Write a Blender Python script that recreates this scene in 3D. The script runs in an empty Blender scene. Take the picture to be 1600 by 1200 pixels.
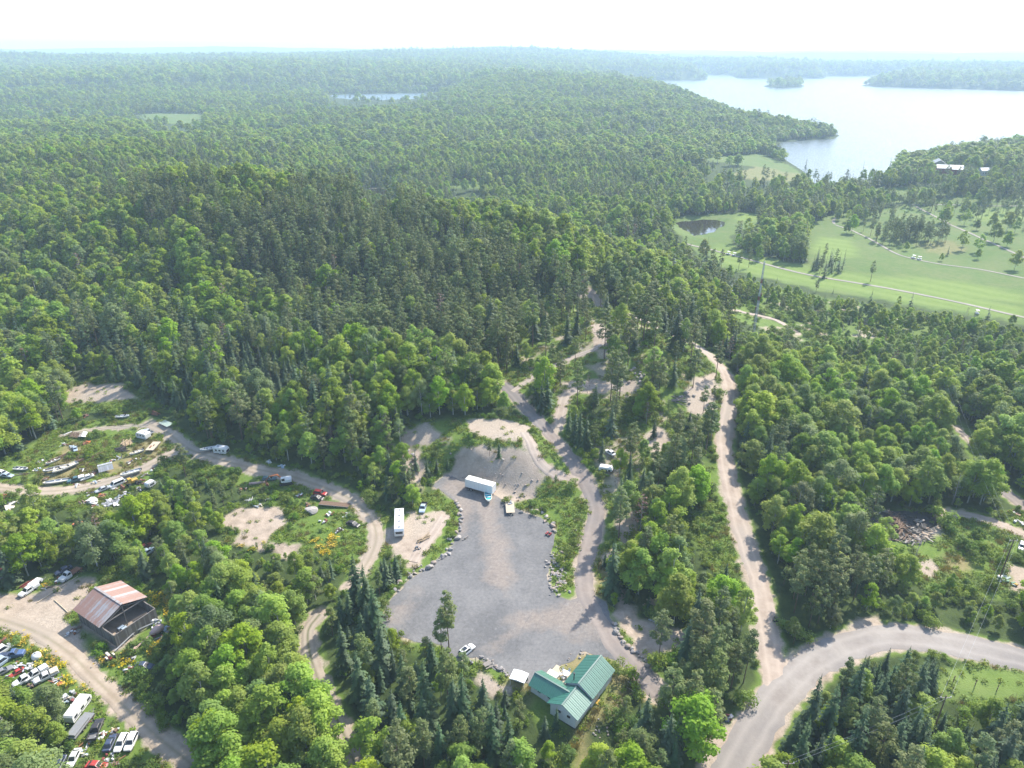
import bpy, bmesh, math, random
import numpy as np
from mathutils import Vector, Matrix, Euler

# ------------------------------------------------------------------ camera, sky, sun, exposure
scene = bpy.context.scene
FPX, PITCH, CAMZ = 1109.0, math.radians(25.3), 120.0
cam_data = bpy.data.cameras.new('camera'); cam = bpy.data.objects.new('camera', cam_data)
scene.collection.objects.link(cam); scene.camera = cam
cam.location = (0, 0, CAMZ); cam.rotation_euler = (math.pi/2 - PITCH, 0, 0)
cam_data.sensor_width = 36; cam_data.lens = 36*FPX/1600; cam_data.clip_start = 1; cam_data.clip_end = 60000

SUN_AZ, SUN_EL = math.radians(41), math.radians(44)      # azimuth clockwise from +Y
world = bpy.data.worlds.new('World'); scene.world = world; world.use_nodes = True
wn = world.node_tree.nodes; wl = world.node_tree.links
sky = wn.new('ShaderNodeTexSky'); sky.sky_type = 'NISHITA'; sky.sun_disc = False
sky.sun_elevation = SUN_EL; sky.sun_rotation = SUN_AZ
sky.air_density = 1.0; sky.dust_density = 1.2; sky.ozone_density = 1.0; sky.altitude = 300
wbg = wn['Background']; wl.new(sky.outputs[0], wbg.inputs[0]); wbg.inputs[1].default_value = 0.15
sd = bpy.data.lights.new('sun', 'SUN'); sd.energy = 3.7; sd.angle = math.radians(1.2); sd.color = (1, 0.94, 0.84)
sun = bpy.data.objects.new('sun', sd); scene.collection.objects.link(sun)
SDIR = Vector((math.sin(SUN_AZ)*math.cos(SUN_EL), math.cos(SUN_AZ)*math.cos(SUN_EL), math.sin(SUN_EL)))
sun.rotation_euler = SDIR.to_track_quat('Z', 'Y').to_euler(); sun.location = (0, 0, 300)
scene.view_settings.view_transform = 'Standard'; scene.view_settings.look = 'None'
scene.view_settings.exposure = 1.36; scene.view_settings.gamma = 1.0; scene.view_settings.use_curve_mapping = False
cy = scene.cycles
cy.use_denoising = True; cy.max_bounces = 5; cy.diffuse_bounces = 4; cy.glossy_bounces = 2; cy.transmission_bounces = 3
cy.transparent_max_bounces = 4; cy.volume_bounces = 1; cy.use_adaptive_sampling = False
try: cy.denoiser = 'OPENIMAGEDENOISE'; cy.denoising_input_passes = 'RGB_ALBEDO_NORMAL'; cy.denoising_prefilter = 'ACCURATE'
except Exception: pass

rng = np.random.default_rng(7); random.seed(7)
C = scene.collection

# ------------------------------------------------------------------ terrain function
CP, SP = math.cos(PITCH), math.sin(PITCH)
def ray(px, py):
    dx, dy, dz = (px-800), FPX, -(py-600)
    return np.array([dx, dy*CP + dz*SP, -dy*SP + dz*CP])
def on_plane(px, py, z):
    d = ray(px, py); t = (z-CAMZ)/d[2]; return d[0]*t, d[1]*t
def project(x, y, z):
    zz = z-CAMZ
    depth = y*CP - zz*SP; up = y*SP + zz*CP
    return 800 + FPX*x/depth, 600 - FPX*up/depth, depth

ANCH = [  # picks on the ground with the height they are taken to lie at
 (600,965,0),(700,1000,0),(800,1000,0),(900,960,0),(760,860,0),(860,850,0),(730,800,0),(800,800,0),(650,920,0),(960,1010,0),
 (900,1090,-.5),(840,1120,-1),(1010,1060,-.5),(960,1180,-2),(700,1120,-1.5),(600,1120,-2),(800,1220,-3),(1000,1300,-3),
 (1150,1180,-2.5),(1250,1060,-2.2),(1400,995,-3),(1600,1035,-4),(1400,1150,-4),(1600,1200,-6),(1200,960,-1.5),(1060,1000,-.5),
 (150,960,-3),(30,985,-3),(250,1150,-3.5),(80,1150,-4),(0,1230,-5),(300,1230,-4),(480,1010,-2),(520,1110,-2.5),(420,960,-2.5),(560,1250,-3.5),
 (300,840,-2.5),(100,860,-3),(400,820,-1.5),(520,850,-1),(590,830,-.5),(560,900,-1),(480,755,-.5),(350,720,0),(250,680,.5),(150,720,-.5),(30,760,-1),
 (110,620,1.5),(30,680,-.5),(640,830,0),(650,870,.2),(660,800,.3),
 (690,755,.3),(720,748,.3),(780,758,.6),(830,775,.3),(690,715,5),(740,712,6.5),(790,722,5.5),(830,735,4.5),(640,700,5),(610,740,2.5),(560,720,3),(450,690,3),
 (760,668,9),(660,665,8.5),(820,690,9),(560,660,8),(450,640,7),(330,640,4.5),(200,600,4),
 (880,795,1.0),(900,850,.2),(928,790,1.6),(905,738,3.8),(872,695,6),(840,660,8.5),(800,618,11),(850,735,4.5),
 (880,620,10.5),(900,600,11.5),(960,607,11.5),(950,560,16),(1010,560,17),(920,520,19),(1060,600,13),(1000,650,9.5),(950,700,7),(1000,740,5),(960,790,2.5),(1040,700,6.5),(1060,780,3),
 (1140,620,8),(1133,690,5),(1142,760,3),(1165,840,.5),(1185,910,-.8),(1120,565,10.5),(1085,540,12),(1030,515,14),(970,485,16),(920,460,17),(1060,850,0),(1080,900,-.3),
 (850,470,21),(760,540,15),(700,600,11.5),(620,560,12),(500,560,10),(350,560,7),(200,520,8),(60,560,5),(0,450,13),(200,420,20),(450,450,18),(600,450,21),(700,400,26),
 (150,310,33),(0,290,30),
 (0,220,24),(150,225,22),(330,240,24),(450,255,12),(570,295,-9),(700,290,-9),(800,300,-9),(950,330,-8),(1000,360,0),
 (1100,360,-9),(1090,385,-9),(1300,400,-9),(1550,420,-9),(1400,340,-9),(1590,500,-8),(1300,470,-8),(1200,450,-7),(1100,450,3),(1180,520,1),(1250,520,-4),
 (1250,600,-1),(1350,560,-4),(1300,700,-2.5),(1450,700,-5),(1550,620,-7),(1400,820,-4),(1550,850,-4.5),(1500,920,-4.5),(1320,900,-3),(1250,830,-2),(1590,770,-5),
 (1200,280,-10),(1100,260,-9),(900,285,-9),(1300,300,-9),(1450,300,-7),(1550,330,-8),(1480,268,4),(1560,260,8),(1600,235,12),(1480,245,3),
 (1000,240,-6),(800,250,-2),(600,250,-4),(700,200,2),(450,210,4),(900,180,15),(1100,200,2),(1250,205,-2),(270,190,5),(100,180,10),
 (850,118,52),(760,122,44),(945,124,38),(1000,132,14),(1040,141,2),(900,120,46),(640,150,4),(560,160,4),(600,166,2),(600,138,14),(450,150,15),(300,120,45),(150,110,50),(400,105,60),(0,120,40),
 (1470,122,15),(1580,125,18),
 (300,76,118),(800,80,100),(1300,84,60),(1590,84,60),(20,74,119),(600,78,110),(1000,83,80)]
AW = []; AH = []
for px, py, h in ANCH:
    x, y = on_plane(px, py, h)
    r = math.hypot(x, y)
    if r > 11000: x, y = x*11000/r, y*11000/r; h = 60 + (h-60)*.6
    if 240 < py < 480 and px < 930 and h > 10: h -= 10.5          # the pick lies on the crowns
    elif 100 < py <= 240 and h > 8: h -= 8
    AW.append((math.log(math.hypot(x, y)), math.atan2(x, y))); AH.append(h)
for px, py, r in ((300,268,480),(400,273,470),(500,283,455),(560,291,440),(640,308,425),(700,322,410),(780,333,392),(850,345,375),(910,378,345)):   # the wooded crest and the drop behind it
    d = ray(px, py); az = math.atan2(d[0], d[1]); top = CAMZ+d[2]/math.hypot(d[0], d[1])*r
    AW.append((math.log(r), az)); AH.append(top-11)
    AW.append((math.log(r+55), az)); AH.append(top-22); AW.append((math.log(r*1.38), az)); AH.append(max(-10, min(top-46, -6)) if px > 350 else top-34)
    AW.append((math.log(r*.84), az)); AH.append(top-17)
for a in (-2.6, -1.6, 1.6, 2.6, 3.14, 0):
    AW.append((math.log(45), a)); AH.append(-4.0)
for a in (-1.3, 1.3, 2.4, -2.4):
    for r, h in ((200, -3), (800, 5), (3000, 20), (11000, 60)): AW.append((math.log(r), a)); AH.append(h)
AW = np.array(AW); AH = np.array(AH, float)
def _phi(d2): return 0.5*d2*np.log(d2+1e-12)
n = len(AH)
K = _phi(((AW[:,None,:]-AW[None,:,:])**2).sum(-1)) + np.eye(n)*2e-4
P = np.c_[np.ones(n), AW]
Amat = np.zeros((n+3, n+3)); Amat[:n,:n] = K; Amat[:n,n:] = P; Amat[n:,:n] = P.T
COEF = np.linalg.solve(Amat, np.r_[AH, 0, 0, 0])

def vnoise(x, y, seed=0):
    xi = np.floor(x).astype(np.int64); yi = np.floor(y).astype(np.int64); fx = x-xi; fy = y-yi
    fx = fx*fx*(3-2*fx); fy = fy*fy*(3-2*fy)
    def hsh(a, b):
        v = (a*374761393 + b*668265263 + seed*974634777) & 0x7fffffff
        v = ((v ^ (v >> 13))*1274126177) & 0x7fffffff
        return ((v ^ (v >> 16)) & 0xffff)/65535.0
    return (hsh(xi,yi)*(1-fx)+hsh(xi+1,yi)*fx)*(1-fy) + (hsh(xi,yi+1)*(1-fx)+hsh(xi+1,yi+1)*fx)*fy
def fbm(x, y, seed=0, o=3):
    s = 0; a = 0.5; t = 0
    for i in range(o): s = s + a*vnoise(x*2**i, y*2**i, seed+i*17); t += a; a *= .5
    return s/t
def sstep(a, b, v):
    t = np.clip((v-a)/(b-a), 0, 1); return t*t*(3-2*t)
def sdf_poly(x, y, poly):
    """signed distance, negative inside"""
    poly = np.asarray(poly, float); d = np.full(x.shape, 1e18); ins = np.zeros(x.shape, bool); m = len(poly)
    for i in range(m):
        ax, ay = poly[i]; bx, by = poly[(i+1) % m]
        ex, ey = bx-ax, by-ay; wx, wy = x-ax, y-ay
        t = np.clip((wx*ex+wy*ey)/(ex*ex+ey*ey+1e-12), 0, 1)
        d = np.minimum(d, (wx-ex*t)**2+(wy-ey*t)**2)
        c = ((ay > y) != (by > y))
        with np.errstate(divide='ignore', invalid='ignore'):
            xx = (bx-ax)*(y-ay)/(by-ay if by != ay else 1e-9)+ax
        ins ^= c & (x < xx)
    return np.where(ins, -1, 1)*np.sqrt(d)

WATER_Z = -12.0
def plane_poly(pts, z): return [on_plane(px, py, z) for px, py in pts]
LAKE = plane_poly([(1221,222),(1204,228),(1229,251),(1256,268),(1264,280),(1272,286),(1300,286),(1340,281),(1386,278),(1391,264),(1400,254),(1440,243),(1520,233),(1640,226),(1900,218),
  (1900,148),(1600,142),(1450,138),(1380,136),(1345,134),(1362,130),(1400,126),(1395,119.5),(1350,119),(1292,119),(1288,122.5),(1220,122.5),(1150,122),(1140,117.5),(1094,116.5),(1106,122),(1103,125.5),(1040,125.5),(965,124),(930,127),
  (1000,136),(1060,150),(1110,168),(1180,190),(1250,200),(1300,207),(1312,212),(1303,217),(1260,219)], WATER_Z)
ISLE = plane_poly([(1200,136),(1222,137.4),(1248,136),(1250,133),(1226,132),(1202,133)], WATER_Z)
POND_FAR = plane_poly([(512,149),(545,147.5),(600,146.5),(684,144.5),(680,151),(650,154.5),(600,156.5),(550,155.5),(525,153)], 3.0)
POND_GOLF = plane_poly([(1054,349),(1066,345.5),(1085,345),(1098,343),(1120,344),(1133,347),(1134,352),(1122,356),(1116,363),(1100,366),(1084,369),(1076,362),(1064,357)], -11)
POND_MARSH = plane_poly([(566,297),(590,294),(606,297),(604,303),(586,306),(572,303)], WATER_Z)
PONDS = [(LAKE, WATER_Z, 25.), (POND_FAR, 3.0, 25.), (POND_GOLF, -11., 5.), (POND_MARSH, WATER_Z, 5.)]

def tps(x, y):
    u = np.log(np.maximum(np.hypot(x, y), 8)); v = np.arctan2(x, y); out = np.empty(u.shape)
    for s in range(0, len(u), 20000):
        q = np.c_[u[s:s+20000], v[s:s+20000]]
        d2 = ((q[:,None,:]-AW[None,:,:])**2).sum(-1)
        out[s:s+20000] = _phi(d2)@COEF[:n] + COEF[n] + q@COEF[n+1:]
    return out
LOT_W = None
def height(x, y):
    x = np.atleast_1d(np.asarray(x, float)); y = np.atleast_1d(np.asarray(y, float))
    h = tps(x, y); r = np.hypot(x, y)
    far = sstep(2400, 5000, r)
    h = h + far*(fbm(x/1500, y/900, 3, 3)-.5)*np.minimum(105, 10+r*.017)
    h = h + sstep(220, 700, r)*(fbm(x/120, y/120, 11, 2)-.5)*7
    if LOT_W is not None:
        near = r < 330
        w = np.zeros(x.shape)
        if near.any(): w[near] = 1-sstep(-1, 7, sdf_poly(x[near], y[near], LOT_W))
        h = h*(1-w) + w*(0.06*(fbm(x/9, y/9, 5, 2)-.5))
    for poly, z, sh in PONDS:
        c = np.array(poly); lo = c.min(0)-sh*8; hi = c.max(0)+sh*8
        m = (x > lo[0]) & (x < hi[0]) & (y > lo[1]) & (y < hi[1])
        if not m.any(): continue
        d = sdf_poly(x[m], y[m], poly); hh = h[m]
        w = sstep(0, sh*4, d)                           # rise from the shore
        hh = np.where(d > 0, (z+.5+d*.02)*(1-w)+np.maximum(hh, z+1.2)*w, z-np.minimum(6, -d*.25)-.2)
        if poly is LAKE:
            di = sdf_poly(x[m], y[m], ISLE); hh = np.where(di < 25, np.maximum(hh, z+7*sstep(25, -40, di)-.4), hh)
        h[m] = hh
    return h
def at(px, py):
    """the point of the ground under one picked direction"""
    d = ray(px, py); hz = math.hypot(d[0], d[1])
    R = np.geomspace(50, 16000, 700); x = d[0]/hz*R; y = d[1]/hz*R; z = CAMZ+d[2]/hz*R
    g = height(x, y)-z
    k = int(np.argmax(g > 0)) if (g > 0).any() else 699
    k = max(k, 1); a, b = R[k-1], R[k]
    R = np.linspace(a, b, 60); x = d[0]/hz*R; y = d[1]/hz*R; z = CAMZ+d[2]/hz*R
    g = height(x, y)-z; k = int(np.argmax(g > 0)) if (g > 0).any() else 59
    return float(x[k]), float(y[k])
def atz(px, py):
    x, y = at(px, py); return Vector((x, y, float(height(x, y)[0])))
def wpoly(pts): return [at(*p) for p in pts]

LOT_PX = [(594,972),(606,942),(640,905),(672,884),(700,862),(714,836),(721,806),(712,784),(690,768),(672,757),(700,742),(735,756),(768,770),(790,782),(806,794),(845,808),(868,826),(862,860),(858,905),(866,930),
  (890,938),(915,925),(945,940),(965,985),(985,1020),(962,1032),(915,1018),(885,1035),(868,1052),(832,1070),(760,1040),(744,1030),(705,1032),(692,1010),(640,1000),(604,988)]
LOT_W = None
_l = [on_plane(px, py, 0) for px, py in LOT_PX]; LOT_W = _l

# ------------------------------------------------------------------ helpers
MATS = {}
def nodes_of(name):
    m = bpy.data.materials.new(name); m.use_nodes = True; nt = m.node_tree; nt.nodes.clear()
    out = nt.nodes.new('ShaderNodeOutputMaterial'); return m, nt, out
class NT:
    def __init__(s, nt): s.nt = nt
    def n(s, t, **kw):
        nd = s.nt.nodes.new(t)
        for k, v in kw.items():
            if k.startswith('i_'):
                key = k[2:]; key = int(key) if key.isdigit() else key.replace('_', ' ')
                nd.inputs[key].default_value = v
            else: setattr(nd, k, v)
        return nd
    def l(s, a, b): s.nt.links.new(a, b)
    def noise(s, vec, scale, detail=3, rough=.55):
        nd = s.n('ShaderNodeTexNoise'); nd.inputs['Scale'].default_value = scale; nd.inputs['Detail'].default_value = detail; nd.inputs['Roughness'].default_value = rough
        if vec is not None: s.l(vec, nd.inputs['Vector'])
        return nd.outputs[0]
    def ramp(s, fac, stops):
        nd = s.n('ShaderNodeValToRGB'); cr = nd.color_ramp
        while len(cr.elements) < len(stops): cr.elements.new(.5)
        for e, (p, c) in zip(cr.elements, stops):
            e.position = p; e.color = (*c, 1) if len(c) == 3 else c
        s.l(fac, nd.inputs[0]); return nd.outputs[0]
    def mix(s, fac, a, b, bt='MIX'):
        nd = s.n('ShaderNodeMix', data_type='RGBA', blend_type=bt)
        for src, i in ((fac, 0), (a, 6), (b, 7)):
            if hasattr(src, 'is_linked'): s.l(src, nd.inputs[i])
            elif i == 0: nd.inputs[0].default_value = src
            else: nd.inputs[i].default_value = (*src, 1) if len(src) == 3 else src
        return nd.outputs[2]
    def math(s, op, a, b=0.0, clamp=False):
        nd = s.n('ShaderNodeMath', operation=op, use_clamp=clamp)
        for src, i in ((a, 0), (b, 1)):
            if hasattr(src, 'is_linked'): s.l(src, nd.inputs[i])
            else: nd.inputs[i].default_value = src
        return nd.outputs[0]
def paint(name, col, rough=.55, metal=0.0, wear=.25, scale=2.0, spec=.4, dirt=(.16,.12,.08)):
    if name in MATS: return MATS[name]
    m, nt, out = nodes_of(name); t = NT(nt)
    b = t.n('ShaderNodeBsdfPrincipled'); t.l(b.outputs[0], out.inputs[0])
    tc = t.n('ShaderNodeTexCoord').outputs['Object']
    f = t.ramp(t.noise(tc, scale, 5, .65), [(.35,(0,0,0)),(.75,(1,1,1))])
    f2 = t.math('MULTIPLY', f, wear)
    c = t.mix(f2, col, dirt)
    v = t.noise(tc, scale*9, 2)
    c = t.mix(.12, c, t.ramp(v, [(.3,(.3,.3,.3)),(.7,(1,1,1))]), 'MULTIPLY')
    t.l(c, b.inputs['Base Color']); b.inputs['Roughness'].default_value = rough; b.inputs['Metallic'].default_value = metal
    b.inputs['Specular IOR Level'].default_value = spec
    MATS[name] = m; return m

def new_mesh(name, V, F, mats, smooth=False, midx=None):
    me = bpy.data.meshes.new(name)
    if isinstance(F, np.ndarray):
        V = np.asarray(V, np.float32); k = F.shape[1]
        me.vertices.add(len(V)); me.vertices.foreach_set('co', V.ravel())
        me.loops.add(F.size); me.loops.foreach_set('vertex_index', F.astype(np.int32).ravel())
        me.polygons.add(len(F)); me.polygons.foreach_set('loop_start', np.arange(0, F.size, k, dtype=np.int32))
        try: me.polygons.foreach_set('loop_total', np.full(len(F), k, dtype=np.int32))
        except Exception: pass
        if midx is not None: me.polygons.foreach_set('material_index', np.asarray(midx, np.int32))
        if smooth: me.polygons.foreach_set('use_smooth', np.ones(len(F), bool))
        me.update(calc_edges=True); me.validate()
    else:
        me.from_pydata([tuple(v) for v in V], [], F)
        if smooth:
            for p in me.polygons: p.use_smooth = True
        me.update()
    for m in mats: me.materials.append(m)
    return me
def link(name, data, parent=None, loc=(0,0,0), rot=(0,0,0)):
    o = bpy.data.objects.new(name, data); C.objects.link(o); o.location = loc; o.rotation_euler = rot
    if parent is not None: o.parent = parent
    return o
def tag(o, label=None, cat=None, group=None, kind=None):
    if label: o['label'] = label
    if cat: o['category'] = cat
    if group: o['group'] = group
    if kind: o['kind'] = kind
    return o
def thing(name, label, cat, loc=(0,0,0), rz=0.0, group=None):
    o = bpy.data.objects.new(name, None); C.objects.link(o); o.empty_display_size = .5
    o.location = loc; o.rotation_euler = (0, 0, rz); return tag(o, label, cat, group)
class MB:
    """collects shapes; build() links them as one mesh object"""
    def __init__(s): s.v = []; s.f = []
    def add(s, V, F):
        k = len(s.v); s.v += [tuple(v) for v in V]; s.f += [tuple(i+k for i in f) for f in F]; return s
    def box(s, c, d, rz=0, bev=0.0, ry=0, rx=0):
        x, y, z = d[0]/2, d[1]/2, d[2]/2
        if bev:
            b = min(bev, x*.9, y*.9, z*.9); V = []
            for sz in (-1, 1):
                for a, (ix, iy) in ((0, (b, b)),):
                    pass
            rings = [(-z, b), (-z+b, 0), (z-b, 0), (z, b)]
            V = []
            for zz, i in rings:
                xx, yy = x-i, y-i
                V += [(xx, yy-b, zz), (xx, -yy+b, zz), (xx-b, -yy, zz), (-xx+b, -yy, zz), (-xx, -yy+b, zz), (-xx, yy-b, zz), (-xx+b, yy, zz), (xx-b, yy, zz)]
            F = [tuple(range(8)), tuple(range(31, 23, -1))]
            F = [tuple(range(8)), tuple(reversed(range(24, 32)))]
            for r in range(3):
                for i in range(8):
                    j = (i+1) % 8; F.append((r*8+j, r*8+i, (r+1)*8+i, (r+1)*8+j))
        else:
            V = [(-x,-y,-z),(x,-y,-z),(x,y,-z),(-x,y,-z),(-x,-y,z),(x,-y,z),(x,y,z),(-x,y,z)]
            F = [(0,3,2,1),(4,5,6,7),(0,1,5,4),(1,2,6,5),(2,3,7,6),(3,0,4,7)]
        M = Matrix.Translation(c) @ Euler((rx, ry, rz)).to_matrix().to_4x4()
        return s.add([M @ Vector(v) for v in V], F)
    def prism(s, pts, y0, y1, axis='y'):
        """outline in (x,z) pushed from y0 to y1"""
        k = len(pts)
        if axis == 'y': V = [(p[0], y0, p[1]) for p in pts]+[(p[0], y1, p[1]) for p in pts]
        elif axis == 'x': V = [(y0, p[0], p[1]) for p in pts]+[(y1, p[0], p[1]) for p in pts]
        else: V = [(p[0], p[1], y0) for p in pts]+[(p[0], p[1], y1) for p in pts]
        F = [tuple(range(k)), tuple(reversed(range(k, 2*k)))]+[((i+1) % k, i, k+i, k+(i+1) % k) for i in range(k)]
        return s.add(V, F)
    def tube(s, path, rad, n=6, cap=True):
        path = [Vector(p) for p in path]; rad = rad if isinstance(rad, (list, tuple)) else [rad]*len(path)
        V = []; m = len(path)
        for i, p in enumerate(path):
            d = (path[min(i+1, m-1)]-path[max(i-1, 0)]).normalized()
            a = d.cross(Vector((0,0,1)) if abs(d.z) < .9 else Vector((1,0,0))).normalized(); b = d.cross(a)
            V += [p+(a*math.cos(2*math.pi*j/n)+b*math.sin(2*math.pi*j/n))*rad[i] for j in range(n)]
        F = [(i*n+j, i*n+(j+1) % n, (i+1)*n+(j+1) % n, (i+1)*n+j) for i in range(m-1) for j in range(n)]
        if cap: F += [tuple(reversed(range(n))), tuple(range((m-1)*n, m*n))]
        return s.add(V, F)
    def loft(s, rings, close=True):
        """rings of equal length joined in order, ends capped"""
        k = len(rings[0]); V = [v for r in rings for v in r]
        F = [(i*k+j, i*k+(j+1) % k, (i+1)*k+(j+1) % k, (i+1)*k+j) for i in range(len(rings)-1) for j in range(k)]
        if close: F += [tuple(reversed(range(k))), tuple(range((len(rings)-1)*k, len(rings)*k))]
        return s.add(V, F)
    def quad(s, a, b, c, d): return s.add([a, b, c, d], [(0,1,2,3)])
    def mesh(s, name, mat, smooth=False):
        me = new_mesh(name, s.v, s.f, [mat], smooth)
        bm = bmesh.new(); bm.from_mesh(me); bmesh.ops.recalc_face_normals(bm, faces=bm.faces); bm.to_mesh(me); bm.free()
        return me
    def build(s, name, mat, parent=None, smooth=False, loc=(0,0,0), rot=(0,0,0)):
        return link(name, s.mesh(name, mat, smooth), parent, loc, rot)
def copy_tree(o, parent=None):
    c = o.copy(); C.objects.link(c); c.parent = parent
    for ch in list(KIDS(o)): copy_tree(ch, c)
    return c
def KIDS(o): return [x for x in o.children]
# ------------------------------------------------------------------ roads as centre lines (picks on the ground), widths in metres
def smooth_line(P, step=1.5):
    P = np.array(P, float); Q = []
    Pe = np.vstack([2*P[0]-P[1], P, 2*P[-1]-P[-2]])
    for i in range(1, len(Pe)-2):
        a, b, c, d = Pe[i-1:i+3]; m = max(2, int(np.hypot(*(c-b))/step))
        for t in np.arange(m)/m:
            Q.append(.5*((2*b)+(c-a)*t+(2*a-5*b+4*c-d)*t*t+(-a+3*b-3*c+d)*t**3))
    Q.append(Pe[-2]); return np.array(Q)
ROADS = [  # name, label, picks, half widths, material, offset
 ('public_road', [(1090,1320),(1130,1235),(1168,1165),(1215,1092),(1262,1045),(1315,1012),(1370,997),(1430,997),(1500,1008),(1570,1024),(1680,1050)], 3.7, 'asphalt', .10),
 ('gravel_road', [(1212,1075),(1203,1010),(1192,955),(1183,905),(1163,845),(1146,780),(1133,715),(1134,665),(1141,620),(1133,583),(1105,552),(1068,530),(1020,508),(975,488),(935,470),(905,455)], 2.45, 'gravel', .09),
 ('lane', [(1030,1085),(1000,1050),(965,1015),(930,960),(913,915),(916,870),(928,825),(932,790),(912,748),(884,708),(858,678),(832,648),(808,622),(786,600)], 2.25, 'lane', .085),
 ('forest_track', [(872,668),(876,645),(884,618),(905,606),(940,604),(975,608)], 1.7, 'gravel', .10),
 ('forest_track', [(800,612),(830,592),(862,573),(900,557),(930,545),(945,532),(932,520),(925,508)], 1.0, 'gravel', .10),
 ('slope_track', [(905,752),(880,745),(856,735),(838,715),(828,690),(820,676)], 1.6, 'gravel', .12),
 ('yard_road', [(232,662),(262,676),(292,700),(330,714),(395,732),(460,746),(515,765),(555,785),(580,812),(588,840),(578,872),(562,897),(552,915)], 1.95, 'ruts_soft', .09),
 ('yard_road', [(292,700),(262,712),(225,732),(170,752),(110,765),(60,768),(0,762),(-60,755)], 2.0, 'ruts_soft', .11),
 ('yard_track', [(232,665),(190,667),(140,672),(90,682)], 1.0, 'ruts', .10),
 ('barn_road', [(-90,940),(-20,962),(50,985),(105,1018),(150,1062),(195,1105),(245,1150),(300,1195)], 1.9, 'ruts_soft', .10),
 ('wood_track', [(500,960),(482,985),(484,1020),(498,1065),(520,1110),(540,1155),(560,1210)], 1.6, 'ruts', .10),
 ('site_track', [(645,878),(660,855),(680,830),(695,805)], 1.5, 'gravel', .10),
 ('side_road', [(1556,757),(1580,776),(1612,800)], 2.2, 'lane', .1),
 ('side_road', [(1470,800),(1515,806),(1560,818),(1620,845)], 1.8, 'gravel', .1),
 ('foot_path', [(1493,668),(1512,685),(1522,698)], 1.2, 'gravel', .15),
 ('cart_path', [(1072,381),(1110,390),(1160,403),(1215,418),(1270,431),(1330,441),(1400,453),(1480,469),(1560,487),(1650,508)], 1.3, 'cart', .2),
 ('cart_path', [(1318,331),(1302,347),(1330,360),(1360,374),(1395,394),(1420,403),(1470,413),(1530,421),(1600,435),(1660,448)], 1.1, 'cart', .2),
 ('cart_path', [(1430,322),(1470,343),(1510,362),(1550,380),(1620,412)], 1.1, 'cart', .2),
 ('cart_path', [(1420,320),(1480,320),(1540,322),(1640,321)], 1.0, 'cart', .2),
 ('tower_track', [(1150,485),(1165,489),(1205,498),(1225,507),(1245,520)], 1.6, 'gravel', .2)]
ROAD_W = []
for nm, pts, hw, mt, off in ROADS: ROAD_W.append(smooth_line(wpoly(pts), 1.5 if hw < 5 and np.hypot(*at(*pts[0])) < 420 else 5))
def road_dist(x, y, extra=0.0):
    """distance to the nearest road edge"""
    d = np.full(x.shape, 1e9)
    for L, R in zip(ROAD_W, ROADS):
        lo = L.min(0)-40; hi = L.max(0)+40; m = np.where((x > lo[0]) & (x < hi[0]) & (y > lo[1]) & (y < hi[1]))[0]
        S = L[::2]
        for s in range(0, len(m), 8000):
            k = m[s:s+8000]; q = np.sqrt(((x[k][:,None]-S[None,:,0])**2+(y[k][:,None]-S[None,:,1])**2).min(1))-R[2]
            d[k] = np.minimum(d[k], q)
    return d

# ------------------------------------------------------------------ where things grow
CLEAR_PX = [
 [(-40,735),(60,690),(95,664),(230,648),(300,690),(400,718),(480,742),(545,770),(605,805),(610,850),(575,905),(545,915),(540,885),(500,862),(468,868),(440,850),(400,862),(350,850),(345,815),(372,790),(455,785),(430,768),(330,748),(268,732),(215,765),(120,800),(70,790),(-40,790)],
 [(95,602),(150,592),(235,612),(262,645),(180,650),(120,640)],
 [(-40,925),(60,912),(120,893),(190,895),(262,935),(292,985),(265,1015),(240,1050),(205,1068),(212,1090),(300,1170),(285,1190),(180,1230),(90,1230),(118,1120),(112,1075),(20,1062),(-40,1062)],
 [(590,830),(625,800),(690,762),(655,720),(628,700),(640,668),(700,655),(760,650),(840,650),(880,705),(905,735),(912,775),(915,830),(905,880),(955,860),(962,900),(940,940),(1000,965),(1060,985),(1120,1010),(1040,1022),(1005,1030),(1040,1082),(1010,1075),(985,1065),(968,1100),(925,1150),(905,1210),(872,1200),(895,1150),(850,1130),(820,1082),(785,1075),(740,1060),(690,1030),(590,992),(590,945),(630,897)],
 [(1112,730),(1138,790),(1160,850),(1168,905),(1120,890),(1085,845),(1065,835),(1066,806),(1105,775)],
 [(1345,800),(1400,796),(1470,798),(1540,806),(1620,795),(1620,945),(1560,935),(1500,925),(1450,922),(1395,898),(1405,865),(1380,840)],
 [(1475,1034),(1620,1050),(1620,1088),(1550,1096),(1480,1096),(1455,1075)],
 [(1075,380),(1035,350),(1060,338),(1140,333),(1195,336),(1180,356),(1140,368),(1150,388),(1235,410),(1262,412),(1258,380),(1268,350),(1310,332),(1400,325),(1430,313),(1500,306),(1640,300),(1640,520),(1560,498),(1430,478),(1300,458),(1150,425),(1095,402)],
 [(1055,243),(1120,246),(1190,240),(1240,262),(1264,283),(1225,284),(1130,276),(1180,262)],
 [(205,180),(255,177),(318,179),(322,190),(312,196),(270,193)],
 [(690,287),(760,284),(815,285),(812,292),(760,296),(715,295)],
 [(545,294),(605,290),(625,298),(600,308),(560,304)],
 [(1350,296),(1440,290),(1500,300),(1430,312),(1380,318)],
 [(1480,640),(1500,640),(1535,700),(1520,720),(1500,700)],
 [(1140,470),(1200,480),(1290,520),(1280,535),(1215,520),(1150,500)]]
CLEAR = [wpoly(p) for p in CLEAR_PX]
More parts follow.
